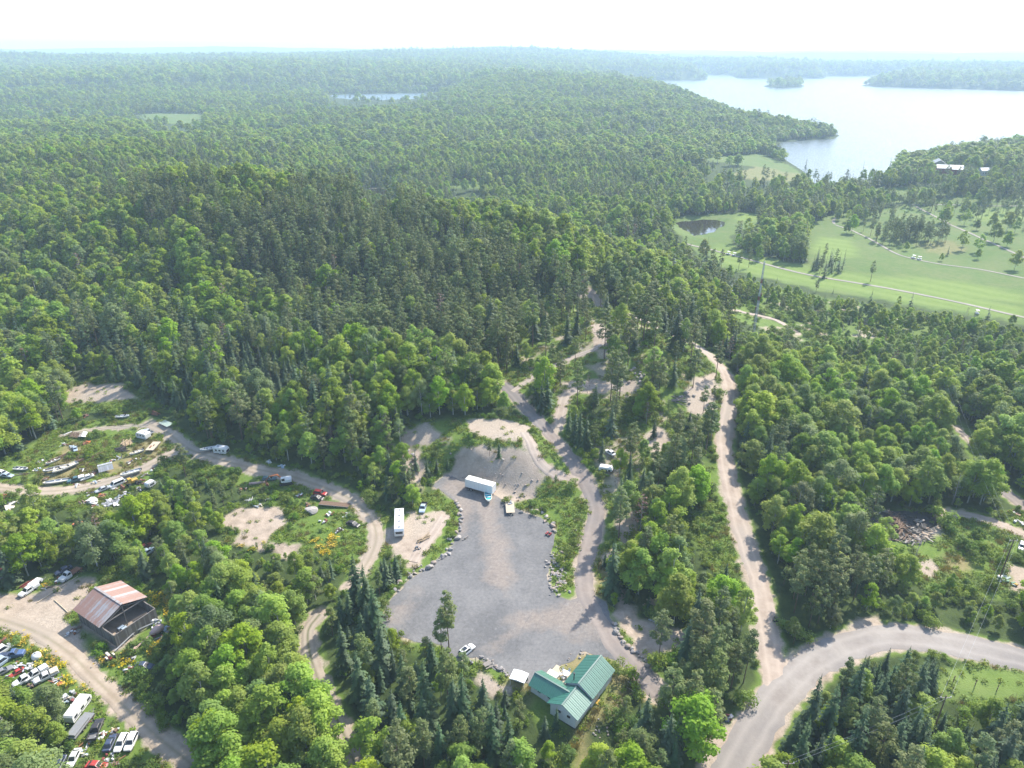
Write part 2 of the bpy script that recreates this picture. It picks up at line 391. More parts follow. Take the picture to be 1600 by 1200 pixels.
SPARSE_PX = [[(850,468),(905,455),(965,478),(1085,545),(1122,585),(1118,660),(1100,690),(1040,700),(975,640),(930,632),(880,640),(800,615),(760,590),(800,540)],
 [(640,665),(720,660),(700,700),(690,750),(660,760),(610,745),(600,700)],
 [(930,760),(960,745),(1000,770),(1000,850),(960,900),(940,860),(935,800)],
 [(1150,440),(1300,465),(1430,490),(1500,540),(1300,540),(1180,520)],
 [(900,650),(1100,660),(1115,760),(1060,800),(950,780),(905,700)]]
SPARSE = [wpoly(p) for p in SPARSE_PX]
SAND_PX = [[(93,610),(140,598),(190,602),(225,625),(150,628),(105,628)], [(342,815),(370,796),(452,790),(445,822),(410,858),(360,850),(372,830)], [(430,850),(470,850),(462,880),(430,875)],
 [(628,675),(665,662),(690,680),(668,700),(632,695)], [(725,655),(790,655),(830,668),(810,690),(770,688),(735,676)], [(690,735),(720,715),(790,712),(845,720),(850,745),(835,775),(800,790),(760,765),(715,755),(675,765)],
 [(640,700),(660,695),(668,730),(655,755),(610,745),(620,715)], [(455,655),(490,655),(488,685),(455,680)], [(700,720),(740,700),(800,695),(835,705),(840,730),(780,735)],
 [(605,830),(640,800),(700,795),(680,835),(650,880),(610,870)], [(935,870),(958,855),(962,900),(1000,965),(1065,985),(1110,1010),(1050,1020),(1000,1030),(955,960),(960,910)],
 [(-40,930),(60,925),(110,905),(150,902),(130,945),(105,965),(130,1000),(150,1040),(100,1020),(20,980),(-40,985)],
 [(1095,1170),(1110,1135),(1180,1130),(1210,1100),(1230,1060),(1180,1065),(1200,1040),(1240,1020),(1260,1050),(1150,1210),(1090,1210)],
 [(1200,1045),(1180,920),(1150,880),(1160,850),(1185,890),(1210,960),(1220,1030)], [(880,600),(905,592),(1005,598),(1000,612),(950,614),(895,612)], [(925,505),(945,505),(960,525),(950,540),(930,540)],
 [(750,1050),(800,1075),(770,1090),(735,1065)], [(1090,590),(1118,585),(1120,640),(1080,655),(1070,615)], [(1340,802),(1465,800),(1472,835),(1400,848),(1365,825)], [(1570,880),(1620,890),(1620,930),(1575,925)], [(1425,880),(1455,874),(1470,890),(1440,898)],
 [(1330,975),(1375,955),(1385,990),(1335,1000)], [(960,780),(990,770),(1000,800),(985,850),(965,870)], [(1000,680),(1030,660),(1050,690),(1020,720)]]
SAND = [wpoly(p) for p in SAND_PX]+[[(-90.54+.848*u+.531*v, 126.99-.531*u+.848*v) for u, v in ((-11,-6),(4.6,-6),(4.6,5.4),(-11,5.4))]]
LAWN = [CLEAR[i] for i in (6, 7, 8, 9, 10, 12)]
DRY_PX = [[(900,1215),(905,1150),(935,1110),(965,1085),(1005,1075),(1015,1090),(970,1140),(965,1215)], [(785,1085),(800,1060),(830,1075),(815,1095)], [(1430,385),(1480,375),(1520,390),(1470,400)], [(880,1040),(905,1015),(935,1020),(960,1045),(985,1075),(960,1070)], [(930,880),(955,860),(960,910),(935,940)],
  [(110,690),(60,745),(110,760),(150,740),(130,700)], [(230,680),(260,690),(250,720),(180,740),(160,735)], [(1470,872),(1500,870),(1510,885),(1480,890)], [(1060,265),(1200,262),(1260,275),(1240,285),(1150,280)]]
DRY = [wpoly(p) for p in DRY_PX]
GREEN_PX = [[(1118,382),(1190,390),(1260,415),(1400,440),(1600,480),(1600,500),(1400,470),(1200,435),(1110,405)], [(1280,370),(1330,375),(1340,400),(1290,410),(1265,390)], [(1150,335),(1195,335),(1185,348),(1150,346)], [(1500,330),(1600,326),(1600,345),(1520,345)], [(1480,1036),(1620,1055),(1620,1085),(1480,1075)],
  [(1360,430),(1500,440),(1600,460),(1600,475),(1450,455)]]
GREEN = [wpoly(p) for p in GREEN_PX]

def inside_any(x, y, polys, soft=0.0, noise_amp=0.0, seed=1, nscale=6.0):
    w = np.zeros(x.shape)
    nz = (fbm(x/nscale, y/nscale, seed, 3)-.5)*2*noise_amp if noise_amp else 0
    for p in polys:
        c = np.array(p); lo = c.min(0)-soft-noise_amp-1; hi = c.max(0)+soft+noise_amp+1
        m = (x > lo[0]) & (x < hi[0]) & (y > lo[1]) & (y < hi[1])
        if m.any():
            d = sdf_poly(x[m], y[m], p) + (nz[m] if noise_amp else 0)
            w[m] = np.maximum(w[m], 1-sstep(-soft, soft+1e-3, d))
    return w

# ------------------------------------------------------------------ ground sheet (one mesh, to the horizon)
ang = np.unique(np.concatenate([np.linspace(-math.radians(51), math.radians(51), 680), np.linspace(-math.pi, -math.radians(51), 40), np.linspace(math.radians(51), math.pi, 40)[:-1]]))
rad = np.concatenate([np.geomspace(12, 78, 14)[:-1], np.geomspace(78, 420, 270)[:-1], np.geomspace(420, 16000, 200)])
A, R = np.meshgrid(ang, rad); gx = (R*np.sin(A)).ravel(); gy = (R*np.cos(A)).ravel()
gz = height(gx, gy)
na, nr = len(ang), len(rad)
ii = np.arange(na); jj = np.arange(nr-1); I, J = np.meshgrid(ii, jj); I2 = (I+1) % na
GF = np.stack([J*na+I, J*na+I2, (J+1)*na+I2, (J+1)*na+I], -1).reshape(-1, 4)
gr = np.hypot(gx, gy)
gclear = inside_any(gx, gy, CLEAR, 2.5, 2.5, 21, 7)
gsand = inside_any(gx, gy, SAND, 1.6, 2.2, 22, 5)
gdry = inside_any(gx, gy, DRY, 3, 3, 23, 8)
glawn = np.maximum(inside_any(gx, gy, LAWN, 4, 3, 24, 12), inside_any(gx, gy, SPARSE[3:4], 10, 5, 29, 12)*.3)
ggreen = inside_any(gx, gy, GREEN, 5, 3, 25, 14)
rd = road_dist(gx, gy)
gsand = np.maximum(gsand, (1-sstep(.1, 1.6, rd+(fbm(gx/2.5, gy/2.5, 31, 2)-.5)*2.4))*(gr < 420)*.85)
gsand = np.maximum(gsand, inside_any(gx, gy, [LOT_W], 1.5, 1.0, 26, 4))
gsp = inside_any(gx, gy, SPARSE, 5, 5, 27, 9)
gsand = np.maximum(gsand, gsp*sstep(.53, .70, fbm(gx/7, gy/7, 28, 3))*.7*(gr < 420))
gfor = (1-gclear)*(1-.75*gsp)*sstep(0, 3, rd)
gm = new_mesh('ground', np.c_[gx, gy, gz], GF, [], smooth=True)
for nm, arr in (('mask_a', np.c_[gsand, glawn, gfor, np.ones_like(gsand)]), ('mask_b', np.c_[gdry, ggreen, sstep(3500, 5200, gr), np.ones_like(gsand)])):
    at_ = gm.attributes.new(nm, 'FLOAT_COLOR', 'POINT'); at_.data.foreach_set('color', arr.astype(np.float32).ravel())
m, nt, out = nodes_of('ground_mat'); t = NT(nt)
bs = t.n('ShaderNodeBsdfPrincipled', i_Roughness=.95); bs.inputs['Specular IOR Level'].default_value = .15; t.l(bs.outputs[0], out.inputs[0])
pos = t.n('ShaderNodeNewGeometry').outputs['Position']
ma = t.n('ShaderNodeAttribute', attribute_name='mask_a'); mb = t.n('ShaderNodeAttribute', attribute_name='mask_b')
sa = t.n('ShaderNodeSeparateColor'); t.l(ma.outputs[0], sa.inputs[0]); sb = t.n('ShaderNodeSeparateColor'); t.l(mb.outputs[0], sb.inputs[0])
n1 = t.noise(pos, .35, 5, .65); n2 = t.noise(pos, .06, 4, .6); n3 = t.noise(pos, 2.2, 4, .7)
weeds = t.mix(n2, t.ramp(n1, [(.3,(.055,.095,.018)),(.5,(.105,.165,.028)),(.72,(.17,.20,.05))]), t.ramp(n3, [(.3,(.07,.12,.02)),(.7,(.16,.22,.045))]))
lawn = t.mix(t.ramp(n2, [(.35,(0,0,0)),(.65,(1,1,1))]), t.ramp(n1, [(.3,(.07,.125,.027)),(.7,(.10,.15,.038))]), t.ramp(n1, [(.3,(.095,.138,.038)),(.7,(.135,.158,.055))]))
mw = t.n('ShaderNodeTexWave', wave_type='BANDS', bands_direction='DIAGONAL'); t.l(pos, mw.inputs[0]); mw.inputs['Scale'].default_value = .035; mw.inputs['Distortion'].default_value = 1.5
green = t.mix(t.math('MULTIPLY', mw.outputs[0], .5), t.ramp(n1, [(.3,(.11,.165,.032)),(.7,(.15,.21,.048))]), (.18,.235,.065))
dry = t.ramp(n1, [(.3,(.13,.135,.045)),(.55,(.22,.185,.085)),(.75,(.28,.22,.12))])
sand = t.mix(t.ramp(n2, [(.4,(0,0,0)),(.62,(1,1,1))]), t.ramp(n1, [(.28,(.22,.175,.13)),(.6,(.39,.31,.24)),(.8,(.46,.38,.30))]), t.ramp(n3, [(.3,(.25,.21,.165)),(.7,(.43,.355,.28))]))
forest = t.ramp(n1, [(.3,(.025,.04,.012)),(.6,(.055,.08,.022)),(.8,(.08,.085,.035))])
canopy = t.mix(t.ramp(t.noise(pos, .012, 5, .7), [(.4,(0,0,0)),(.6,(1,1,1))]), (.035,.06,.022), (.06,.10,.03))
edge = lambda f, k=.9: t.math('MULTIPLY', t.math('SUBTRACT', t.math('ADD', f, t.math('MULTIPLY', n3, .5)), .45), 1.6, True)
c = t.mix(sb.outputs[0], weeds, dry)
c = t.mix(sa.outputs[1], c, lawn); c = t.mix(sb.outputs[1], c, green)
c = t.mix(t.math('MULTIPLY', sb.outputs[0], .6), c, dry)
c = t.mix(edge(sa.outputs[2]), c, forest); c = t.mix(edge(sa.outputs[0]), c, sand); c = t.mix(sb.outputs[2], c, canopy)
t.l(c, bs.inputs['Base Color'])
bp = t.n('ShaderNodeBump', i_Strength=.5, i_Distance=.25); t.l(n3, bp.inputs['Height']); t.l(bp.outputs[0], bs.inputs['Normal'])
gm.materials.append(m); tag(link('ground', gm), kind='structure')

# ------------------------------------------------------------------ road, lot and water materials
def gravel_mat(name, base, pale, grey, ruts=0.0, dark_mid=None):
    m, nt, out = nodes_of(name); t = NT(nt)
    b = t.n('ShaderNodeBsdfPrincipled', i_Roughness=.92); b.inputs['Specular IOR Level'].default_value = .2; t.l(b.outputs[0], out.inputs[0])
    pos = t.n('ShaderNodeNewGeometry').outputs['Position']; uv = t.n('ShaderNodeUVMap').outputs[0]
    n1 = t.noise(pos, .22, 5, .65); n2 = t.noise(pos, 1.6, 5, .7); n3 = t.noise(pos, .05, 3, .5)
    c = t.mix(t.ramp(n1, [(.35,(0,0,0)),(.65,(1,1,1))]), base, pale)
    c = t.mix(t.ramp(n3, [(.45,(0,0,0)),(.62,(1,1,1))]), c, grey)
    c = t.mix(t.math('MULTIPLY', n2, .55), c, t.ramp(n2, [(.3,(.35,.33,.31)),(.7,(1,1,1))]), 'MULTIPLY')
    if ruts:
        sx = t.n('ShaderNodeSeparateXYZ'); t.l(uv, sx.inputs[0])
        u = t.math('ABSOLUTE', t.math('SUBTRACT', sx.outputs[0], .5))           # 0 centre, .5 edge
        track = t.math('SUBTRACT', 1.0, t.math('MULTIPLY', t.math('ABSOLUTE', t.math('SUBTRACT', u, .24)), 7.0), True)
        c = t.mix(t.math('MULTIPLY', track, ruts*.5), c, tuple(min(1, v*1.12) for v in pale))
        if dark_mid:
            mid = t.math('SUBTRACT', 1.0, t.math('MULTIPLY', u, 8.0), True)
            midn = t.math('MULTIPLY', mid, t.ramp(n1, [(.3,(0,0,0)),(.5,(1,1,1))]))
            c = t.mix(t.math('MULTIPLY', midn, ruts), c, dark_mid)
    t.l(c, b.inputs['Base Color'])
    bp = t.n('ShaderNodeBump', i_Strength=.35, i_Distance=.08); t.l(n2, bp.inputs['Height']); t.l(bp.outputs[0], b.inputs['Normal'])
    MATS[name] = m; return m
gravel_mat('gravel', (.30,.235,.185), (.42,.345,.28), (.33,.28,.235), .75)
gravel_mat('asphalt', (.245,.215,.19), (.31,.28,.25), (.225,.205,.19), .8)
gravel_mat('lane', (.215,.175,.15), (.28,.235,.20), (.19,.17,.16), .6)
gravel_mat('ruts_soft', (.30,.235,.17), (.42,.345,.265), (.31,.26,.205), .45, (.17,.155,.08))
gravel_mat('ruts', (.29,.235,.18), (.38,.32,.25), (.27,.235,.20), .9, (.11,.12,.05))
gravel_mat('cart', (.27,.24,.20), (.33,.30,.25), (.27,.245,.215), 0)
RLAB = {}
for (nm, pts, hw, mt, off), L in zip(ROADS, ROAD_W):
    T = np.gradient(L, axis=0); T /= np.hypot(T[:,0], T[:,1])[:,None]; N = np.c_[T[:,1], -T[:,0]]
    rr = np.hypot(L[:,0], L[:,1]); k = 9; us = np.linspace(-1, 1, k)
    jl = 1+(vnoise(L[:,0]*.55, L[:,1]*.55, 41)-.5)*.34+(vnoise(L[:,0]*.13, L[:,1]*.13, 43)-.5)*.3
    jr = 1+(vnoise(L[:,0]*.55, L[:,1]*.55, 42)-.5)*.34+(vnoise(L[:,0]*.13, L[:,1]*.13, 44)-.5)*.3
    X = []; UV = []
    for i, u in enumerate(us):
        w = hw*u*np.where(u < 0, jl, jr); q = L+N*w[:,None]; X.append(q)
    X = np.stack(X, 1); xx = X[...,0].ravel(); yy = X[...,1].ravel()
    zz = height(xx, yy)+off+.03*np.repeat(rr > 300, k)+np.tile(-.07*(np.abs(us) > .95), len(L))
    F = np.array([(i*k+j, i*k+j+1, (i+1)*k+j+1, (i+1)*k+j) for i in range(len(L)-1) for j in range(k-1)])
    me = new_mesh(nm, np.c_[xx, yy, zz], F, [MATS[mt]], True)
    uvl = me.uv_layers.new(name='UVMap'); uvv = np.c_[np.tile((us+1)/2, len(L)), np.repeat(np.arange(len(L))*.1, k)]
    uvl.data.foreach_set('uv', uvv[F.ravel()].astype(np.float32).ravel())
    tag(link(nm, me), kind='structure')
def drape(name, poly, step, off, mat, jitter=0.0, flat=None):
    P = []
    for i in range(len(poly)):
        a = np.array(poly[i]); b = np.array(poly[(i+1) % len(poly)]); m = max(1, int(np.hypot(*(b-a))/(step*.4)))
        for s in range(m): P.append(a+(b-a)*s/m)
    P = np.array(P)
    if jitter:
        c = P.mean(0); nzv = (fbm(P[:,0]/3, P[:,1]/3, 61, 3)-.5)*2*jitter; dv = P-c; dv /= np.hypot(dv[:,0], dv[:,1])[:,None]; P = P+dv*nzv[:,None]
    bm = bmesh.new(); bm.faces.new([bm.verts.new((p[0], p[1], 0)) for p in P])
    if flat is None:
        for ax in (0, 1):
            for v in np.arange(P[:,ax].min()+step/2, P[:,ax].max(), step):
                co = [0,0,0]; no = [0,0,0]; co[ax] = v; no[ax] = 1
                bmesh.ops.bisect_plane(bm, geom=bm.verts[:]+bm.edges[:]+bm.faces[:], plane_co=co, plane_no=no)
    bmesh.ops.triangulate(bm, faces=bm.faces[:])
    vs = np.array([v.co[:] for v in bm.verts]); hz = height(vs[:,0], vs[:,1])+off if flat is None else np.full(len(vs), flat)
    for v, z in zip(bm.verts, hz): v.co.z = z
    bmesh.ops.recalc_face_normals(bm, faces=bm.faces[:])
    if sum(f.normal.z for f in bm.faces) < 0: bmesh.ops.reverse_faces(bm, faces=bm.faces[:])
    me = bpy.data.meshes.new(name); bm.to_mesh(me); bm.free(); me.materials.append(mat)
    return tag(link(name, me), kind='structure')
# gravel lot: grey crushed stone with tan wheel paths
m, nt, out = nodes_of('lot_gravel'); t = NT(nt)
b = t.n('ShaderNodeBsdfPrincipled', i_Roughness=.9); b.inputs['Specular IOR Level'].default_value = .2; t.l(b.outputs[0], out.inputs[0])
pos = t.n('ShaderNodeNewGeometry').outputs['Position']
ta = t.n('ShaderNodeAttribute', attribute_name='tan').outputs['Fac']
n2 = t.noise(pos, 1.3, 6, .75); n3 = t.noise(pos, .07, 5, .65); n4 = t.noise(pos, .35, 6, .7)
c = t.mix(t.ramp(n3, [(.36,(0,0,0)),(.62,(1,1,1))]), (.142,.140,.139), (.202,.196,.190))
tn = t.math('MULTIPLY', t.math('SUBTRACT', t.math('ADD', ta, t.math('MULTIPLY', n4, 1.2)), .85), 1.6, True)
c = t.mix(t.math('MULTIPLY', tn, .65), c, t.mix(n2, (.25,.205,.17), (.36,.295,.24)))
def tracks(cx, cy_, sc, dist, lo, hi, amt, c):
    mp = t.n('ShaderNodeMapping'); t.l(pos, mp.inputs[0]); mp.inputs['Location'].default_value = (-cx, -cy_, 0)
    wv = t.n('ShaderNodeTexWave', wave_type='RINGS', rings_direction='Z'); t.l(mp.outputs[0], wv.inputs[0]); wv.inputs['Scale'].default_value = sc; wv.inputs['Distortion'].default_value = dist; wv.inputs['Detail'].default_value = 2; wv.inputs['Detail Scale'].default_value = .25
    ln = t.ramp(wv.outputs[0], [(lo,(0,0,0)),((lo+hi)/2,(1,1,1)),(hi,(0,0,0))])
    gate = t.ramp(t.noise(mp.outputs[0], .09, 3), [(.46,(0,0,0)),(.6,(1,1,1))])
    return t.mix(t.math('MULTIPLY', t.math('MULTIPLY', ln, gate), amt), c, (.075,.075,.078))
c = tracks(6, 150, .11, 5, .42, .56, .45, c); c = tracks(-14, 128, .14, 4, .44, .56, .4, c); c = tracks(40, 110, .06, 8, .44, .54, .4, c)
st = t.ramp(t.noise(pos, .16, 3, .5), [(.62,(0,0,0)),(.72,(1,1,1))]); c = t.mix(t.math('MULTIPLY', st, .35), c, (.09,.09,.095))
pl = t.ramp(t.noise(pos, .5, 4, .7), [(.58,(0,0,0)),(.75,(1,1,1))]); c = t.mix(t.math('MULTIPLY', pl, .4), c, (.30,.29,.28))
c = t.mix(.7, c, t.ramp(n2, [(.3,(.5,.49,.48)),(.7,(1.0,1.0,1.0))]), 'MULTIPLY')
t.l(c, b.inputs['Base Color'])
bp = t.n('ShaderNodeBump', i_Strength=.3, i_Distance=.06); t.l(n2, bp.inputs['Height']); t.l(bp.outputs[0], b.inputs['Normal'])
MATS['lot'] = m
lo_ = drape('gravel_lot', LOT_W, 1.6, .05, m, 1.1)
TAN = [wpoly(p) for p in [[(735,762),(768,775),(778,800),(790,840),(802,880),(792,930),(762,905),(757,850),(742,800)], [(775,968),(830,952),(905,930),(945,950),(965,1005),(900,988),(830,990)], [(738,1018),(800,984),(818,990),(765,1022)], [(685,765),(705,745),(735,760),(738,800),(722,830),(705,790)], [(610,985),(600,965),(625,935),(650,920),(640,960)]]]
lv = np.empty(len(lo_.data.vertices)*3, np.float32); lo_.data.vertices.foreach_get('co', lv); lv = lv.reshape(-1, 3)
a_ = lo_.data.attributes.new('tan', 'FLOAT', 'POINT'); a_.data.foreach_set('value', inside_any(lv[:,0].astype(float), lv[:,1].astype(float), TAN, 4.0, 3.5, 45, 7).astype(np.float32))
drape('burnt_ground', wpoly([(1342,802),(1380,798),(1440,799),(1470,806),(1462,824),(1430,838),(1398,846),(1372,834),(1350,818)]), 3.0, .06, gravel_mat('burnt', (.035,.033,.032), (.075,.07,.066), (.05,.046,.044)), 1.2)
# water
def water_mat(name, col, rough, bump=.12, sc=.12):
    m, nt, out = nodes_of(name); t = NT(nt)
    b = t.n('ShaderNodeBsdfPrincipled'); t.l(b.outputs[0], out.inputs[0])
    b.inputs['Base Color'].default_value = (*col, 1); b.inputs['Roughness'].default_value = rough; b.inputs['IOR'].default_value = 1.33
    g_ = t.n('ShaderNodeNewGeometry'); nz = t.n('ShaderNodeTexNoise'); nz.inputs['Scale'].default_value = sc; nz.inputs['Detail'].default_value = 4; t.l(g_.outputs['Position'], nz.inputs['Vector'])
    def vm(op, a, b):
        q = t.n('ShaderNodeVectorMath', operation=op); t.l(a, q.inputs[0])
        if hasattr(b, 'is_linked'): t.l(b, q.inputs[1])
        else: q.inputs[1].default_value = b
        return q.outputs[0]
    w = vm('MULTIPLY', vm('SUBTRACT', nz.outputs['Color'], (.5,.5,.5)), (bump, bump, 0))       # wind ripples tilt the surface
    t.l(vm('NORMALIZE', vm('ADD', g_.outputs['Normal'], w), (0,0,0)), b.inputs['Normal'])
    return m
wlake = water_mat('lake_water', (.06,.085,.09), .25, 1.3, .5); wpond = water_mat('pond_water', (.03,.027,.018), .06, .12, .5)
for nm, poly, z, mt in (('lake', LAKE, WATER_Z, wlake), ('lake', POND_FAR, 3.0, wlake), ('pond', POND_GOLF, -11.0, wpond), ('pond', POND_MARSH, WATER_Z, wpond)):
    grow = []
    c = np.array(poly)
    me = bpy.data.meshes.new(nm); bm = bmesh.new(); f = bm.faces.new([bm.verts.new((p[0], p[1], z)) for p in poly]); bm.normal_update()
    if f.normal.z < 0: f.normal_flip()
    bmesh.ops.triangulate(bm, faces=bm.faces[:]); bm.to_mesh(me); bm.free(); me.materials.append(mt)
    tag(link(nm, me), kind='structure')
# ------------------------------------------------------------------ tree models
def leaf_mat(name, dark, lite, transl=.35, hue=.04, hc=.488):
    m, nt, out = nodes_of(name); t = NT(nt)
    oi = t.n('ShaderNodeObjectInfo').outputs['Random']; gp = t.n('ShaderNodeNewGeometry').outputs['Position']
    nz = t.noise(gp, .9, 3, .6)
    c = t.mix(t.ramp(nz, [(.3,(0,0,0)),(.7,(1,1,1))]), dark, lite)
    hs = t.n('ShaderNodeHueSaturation'); t.l(c, hs.inputs['Color'])
    t.l(t.math('ADD', t.math('MULTIPLY', oi, hue), hc-hue/2), hs.inputs['Hue'])
    r2 = t.math('FRACT', t.math('MULTIPLY', oi, 7.31)); r3 = t.math('FRACT', t.math('MULTIPLY', oi, 13.7))
    t.l(t.math('ADD', t.math('MULTIPLY', r2, .50), .76), hs.inputs['Value']); t.l(t.math('ADD', t.math('MULTIPLY', r3, .25), .92), hs.inputs['Saturation'])
    d = t.n('ShaderNodeBsdfPrincipled', i_Roughness=.6); d.inputs['Specular IOR Level'].default_value = .25; t.l(hs.outputs[0], d.inputs['Base Color'])
    tr = t.n('ShaderNodeBsdfTranslucent'); t.l(t.mix(1.0, hs.outputs[0], (1.25,1.15,.55), 'MULTIPLY'), tr.inputs[0])
    mx = t.n('ShaderNodeMixShader', i_0=transl); t.l(d.outputs[0], mx.inputs[1]); t.l(tr.outputs[0], mx.inputs[2]); t.l(mx.outputs[0], out.inputs[0])
    return m
LEAF = {'aspen': leaf_mat('aspen_leaf', (.18,.30,.046), (.30,.42,.075), .55), 'birch': leaf_mat('birch_leaf', (.14,.21,.07), (.22,.29,.12), .5),
  'spruce': leaf_mat('spruce_needle', (.04,.08,.036), (.075,.125,.055), .25), 'pine': leaf_mat('pine_needle', (.10,.15,.05), (.165,.21,.078), .35),
  'dead': leaf_mat('dead_needle', (.13,.075,.045), (.20,.13,.085), .1, .03), 'shrub': leaf_mat('shrub_leaf', (.10,.18,.03), (.17,.26,.05), .45),
  'weed': leaf_mat('weed_leaf', (.12,.20,.03), (.21,.28,.055), .4), 'bloom': leaf_mat('yellow_bloom', (.40,.32,.02), (.5,.40,.03), .2, .03), 'grass': leaf_mat('dry_grass', (.17,.17,.06), (.27,.24,.11), .3)}
BARK = {'aspen': paint('aspen_bark', (.42,.42,.36), .9, wear=.4, scale=3, dirt=(.10,.09,.08)), 'birch': paint('birch_bark', (.6,.58,.54), .9, wear=.4, scale=3, dirt=(.10,.09,.08)),
  'spruce': paint('spruce_bark', (.10,.075,.06), .95, wear=.3), 'pine': paint('pine_bark', (.15,.10,.075), .95, wear=.3), 'dead': paint('dead_wood', (.36,.33,.31), .95, wear=.3), 'shrub': paint('shrub_stem', (.14,.11,.08), .95, wear=.3)}
def cards(P, N, sx, sy, rg, jit=.35):
    """irregular leaf-clump quads at P facing about N"""
    k = len(P); N = N+rg.normal(0, jit, N.shape); N /= np.linalg.norm(N, axis=1)[:,None]+1e-9
    h = np.where(np.abs(N[:,2:3]) < .9, np.array([[0,0,1.]]), np.array([[1.,0,0]])); a = np.cross(N, h); a /= np.linalg.norm(a, axis=1)[:,None]; b = np.cross(N, a)
    th = rg.uniform(0, 2*np.pi, (k,1)); a, b = a*np.cos(th)+b*np.sin(th), -a*np.sin(th)+b*np.cos(th)
    s = rg.uniform(.6, 1.35, (k,1)); e = rg.uniform(.65, 1.1, (k,4,1))
    V = np.stack([P+a*sx*s*e[:,0], P+b*sy*s*e[:,1]+N*.15*sx, P-a*sx*s*e[:,2], P-b*sy*s*e[:,3]+N*.15*sx], 1)
    return V.reshape(-1, 3)
def blob_leaves(cs, rs, per, size, rg, squash=.85, up=.35):
    P = []; N = []
    for c, r, k in zip(cs, rs, per):
        d = rg.normal(0, 1, (k,3)); d[:,2] = np.where(rg.random(k) < .72, np.abs(d[:,2]), d[:,2]); d /= np.linalg.norm(d, axis=1)[:,None]
        q = np.where(rg.random((k,1)) < .25, rg.uniform(.9, 1.38, (k,1)), rg.uniform(.6, 1.06, (k,1))); P.append(c+d*r*q*np.array([1,1,squash])); N.append(d+np.array([0,0,up]))
    return cards(np.vstack(P), np.vstack(N), size, size*.8, rg)
def trunk_mesh(h, r0, limbs, rg, bend=.4, top=.95):
    mb = MB(); bx, by = rg.normal(0, bend, 2); pth = [(bx*s*s, by*s*s, h*top*s) for s in (0, .35, .7, 1)]
    mb.tube([(0,0,-.6)]+pth, [r0*1.25, r0, r0*.75, r0*.45, r0*.12], 6, False)
    for (c, z0) in limbs:
        s = z0/(h*top); b0 = Vector((bx*s*s, by*s*s, z0)); c = Vector(c)
        mb.tube([b0, b0.lerp(c, .55)+Vector((0,0,.25)), c], [r0*.3, r0*.2, r0*.08], 4, False)
    return np.array(mb.v), mb.f
def q4(n): return np.arange(n*4).reshape(-1, 4)
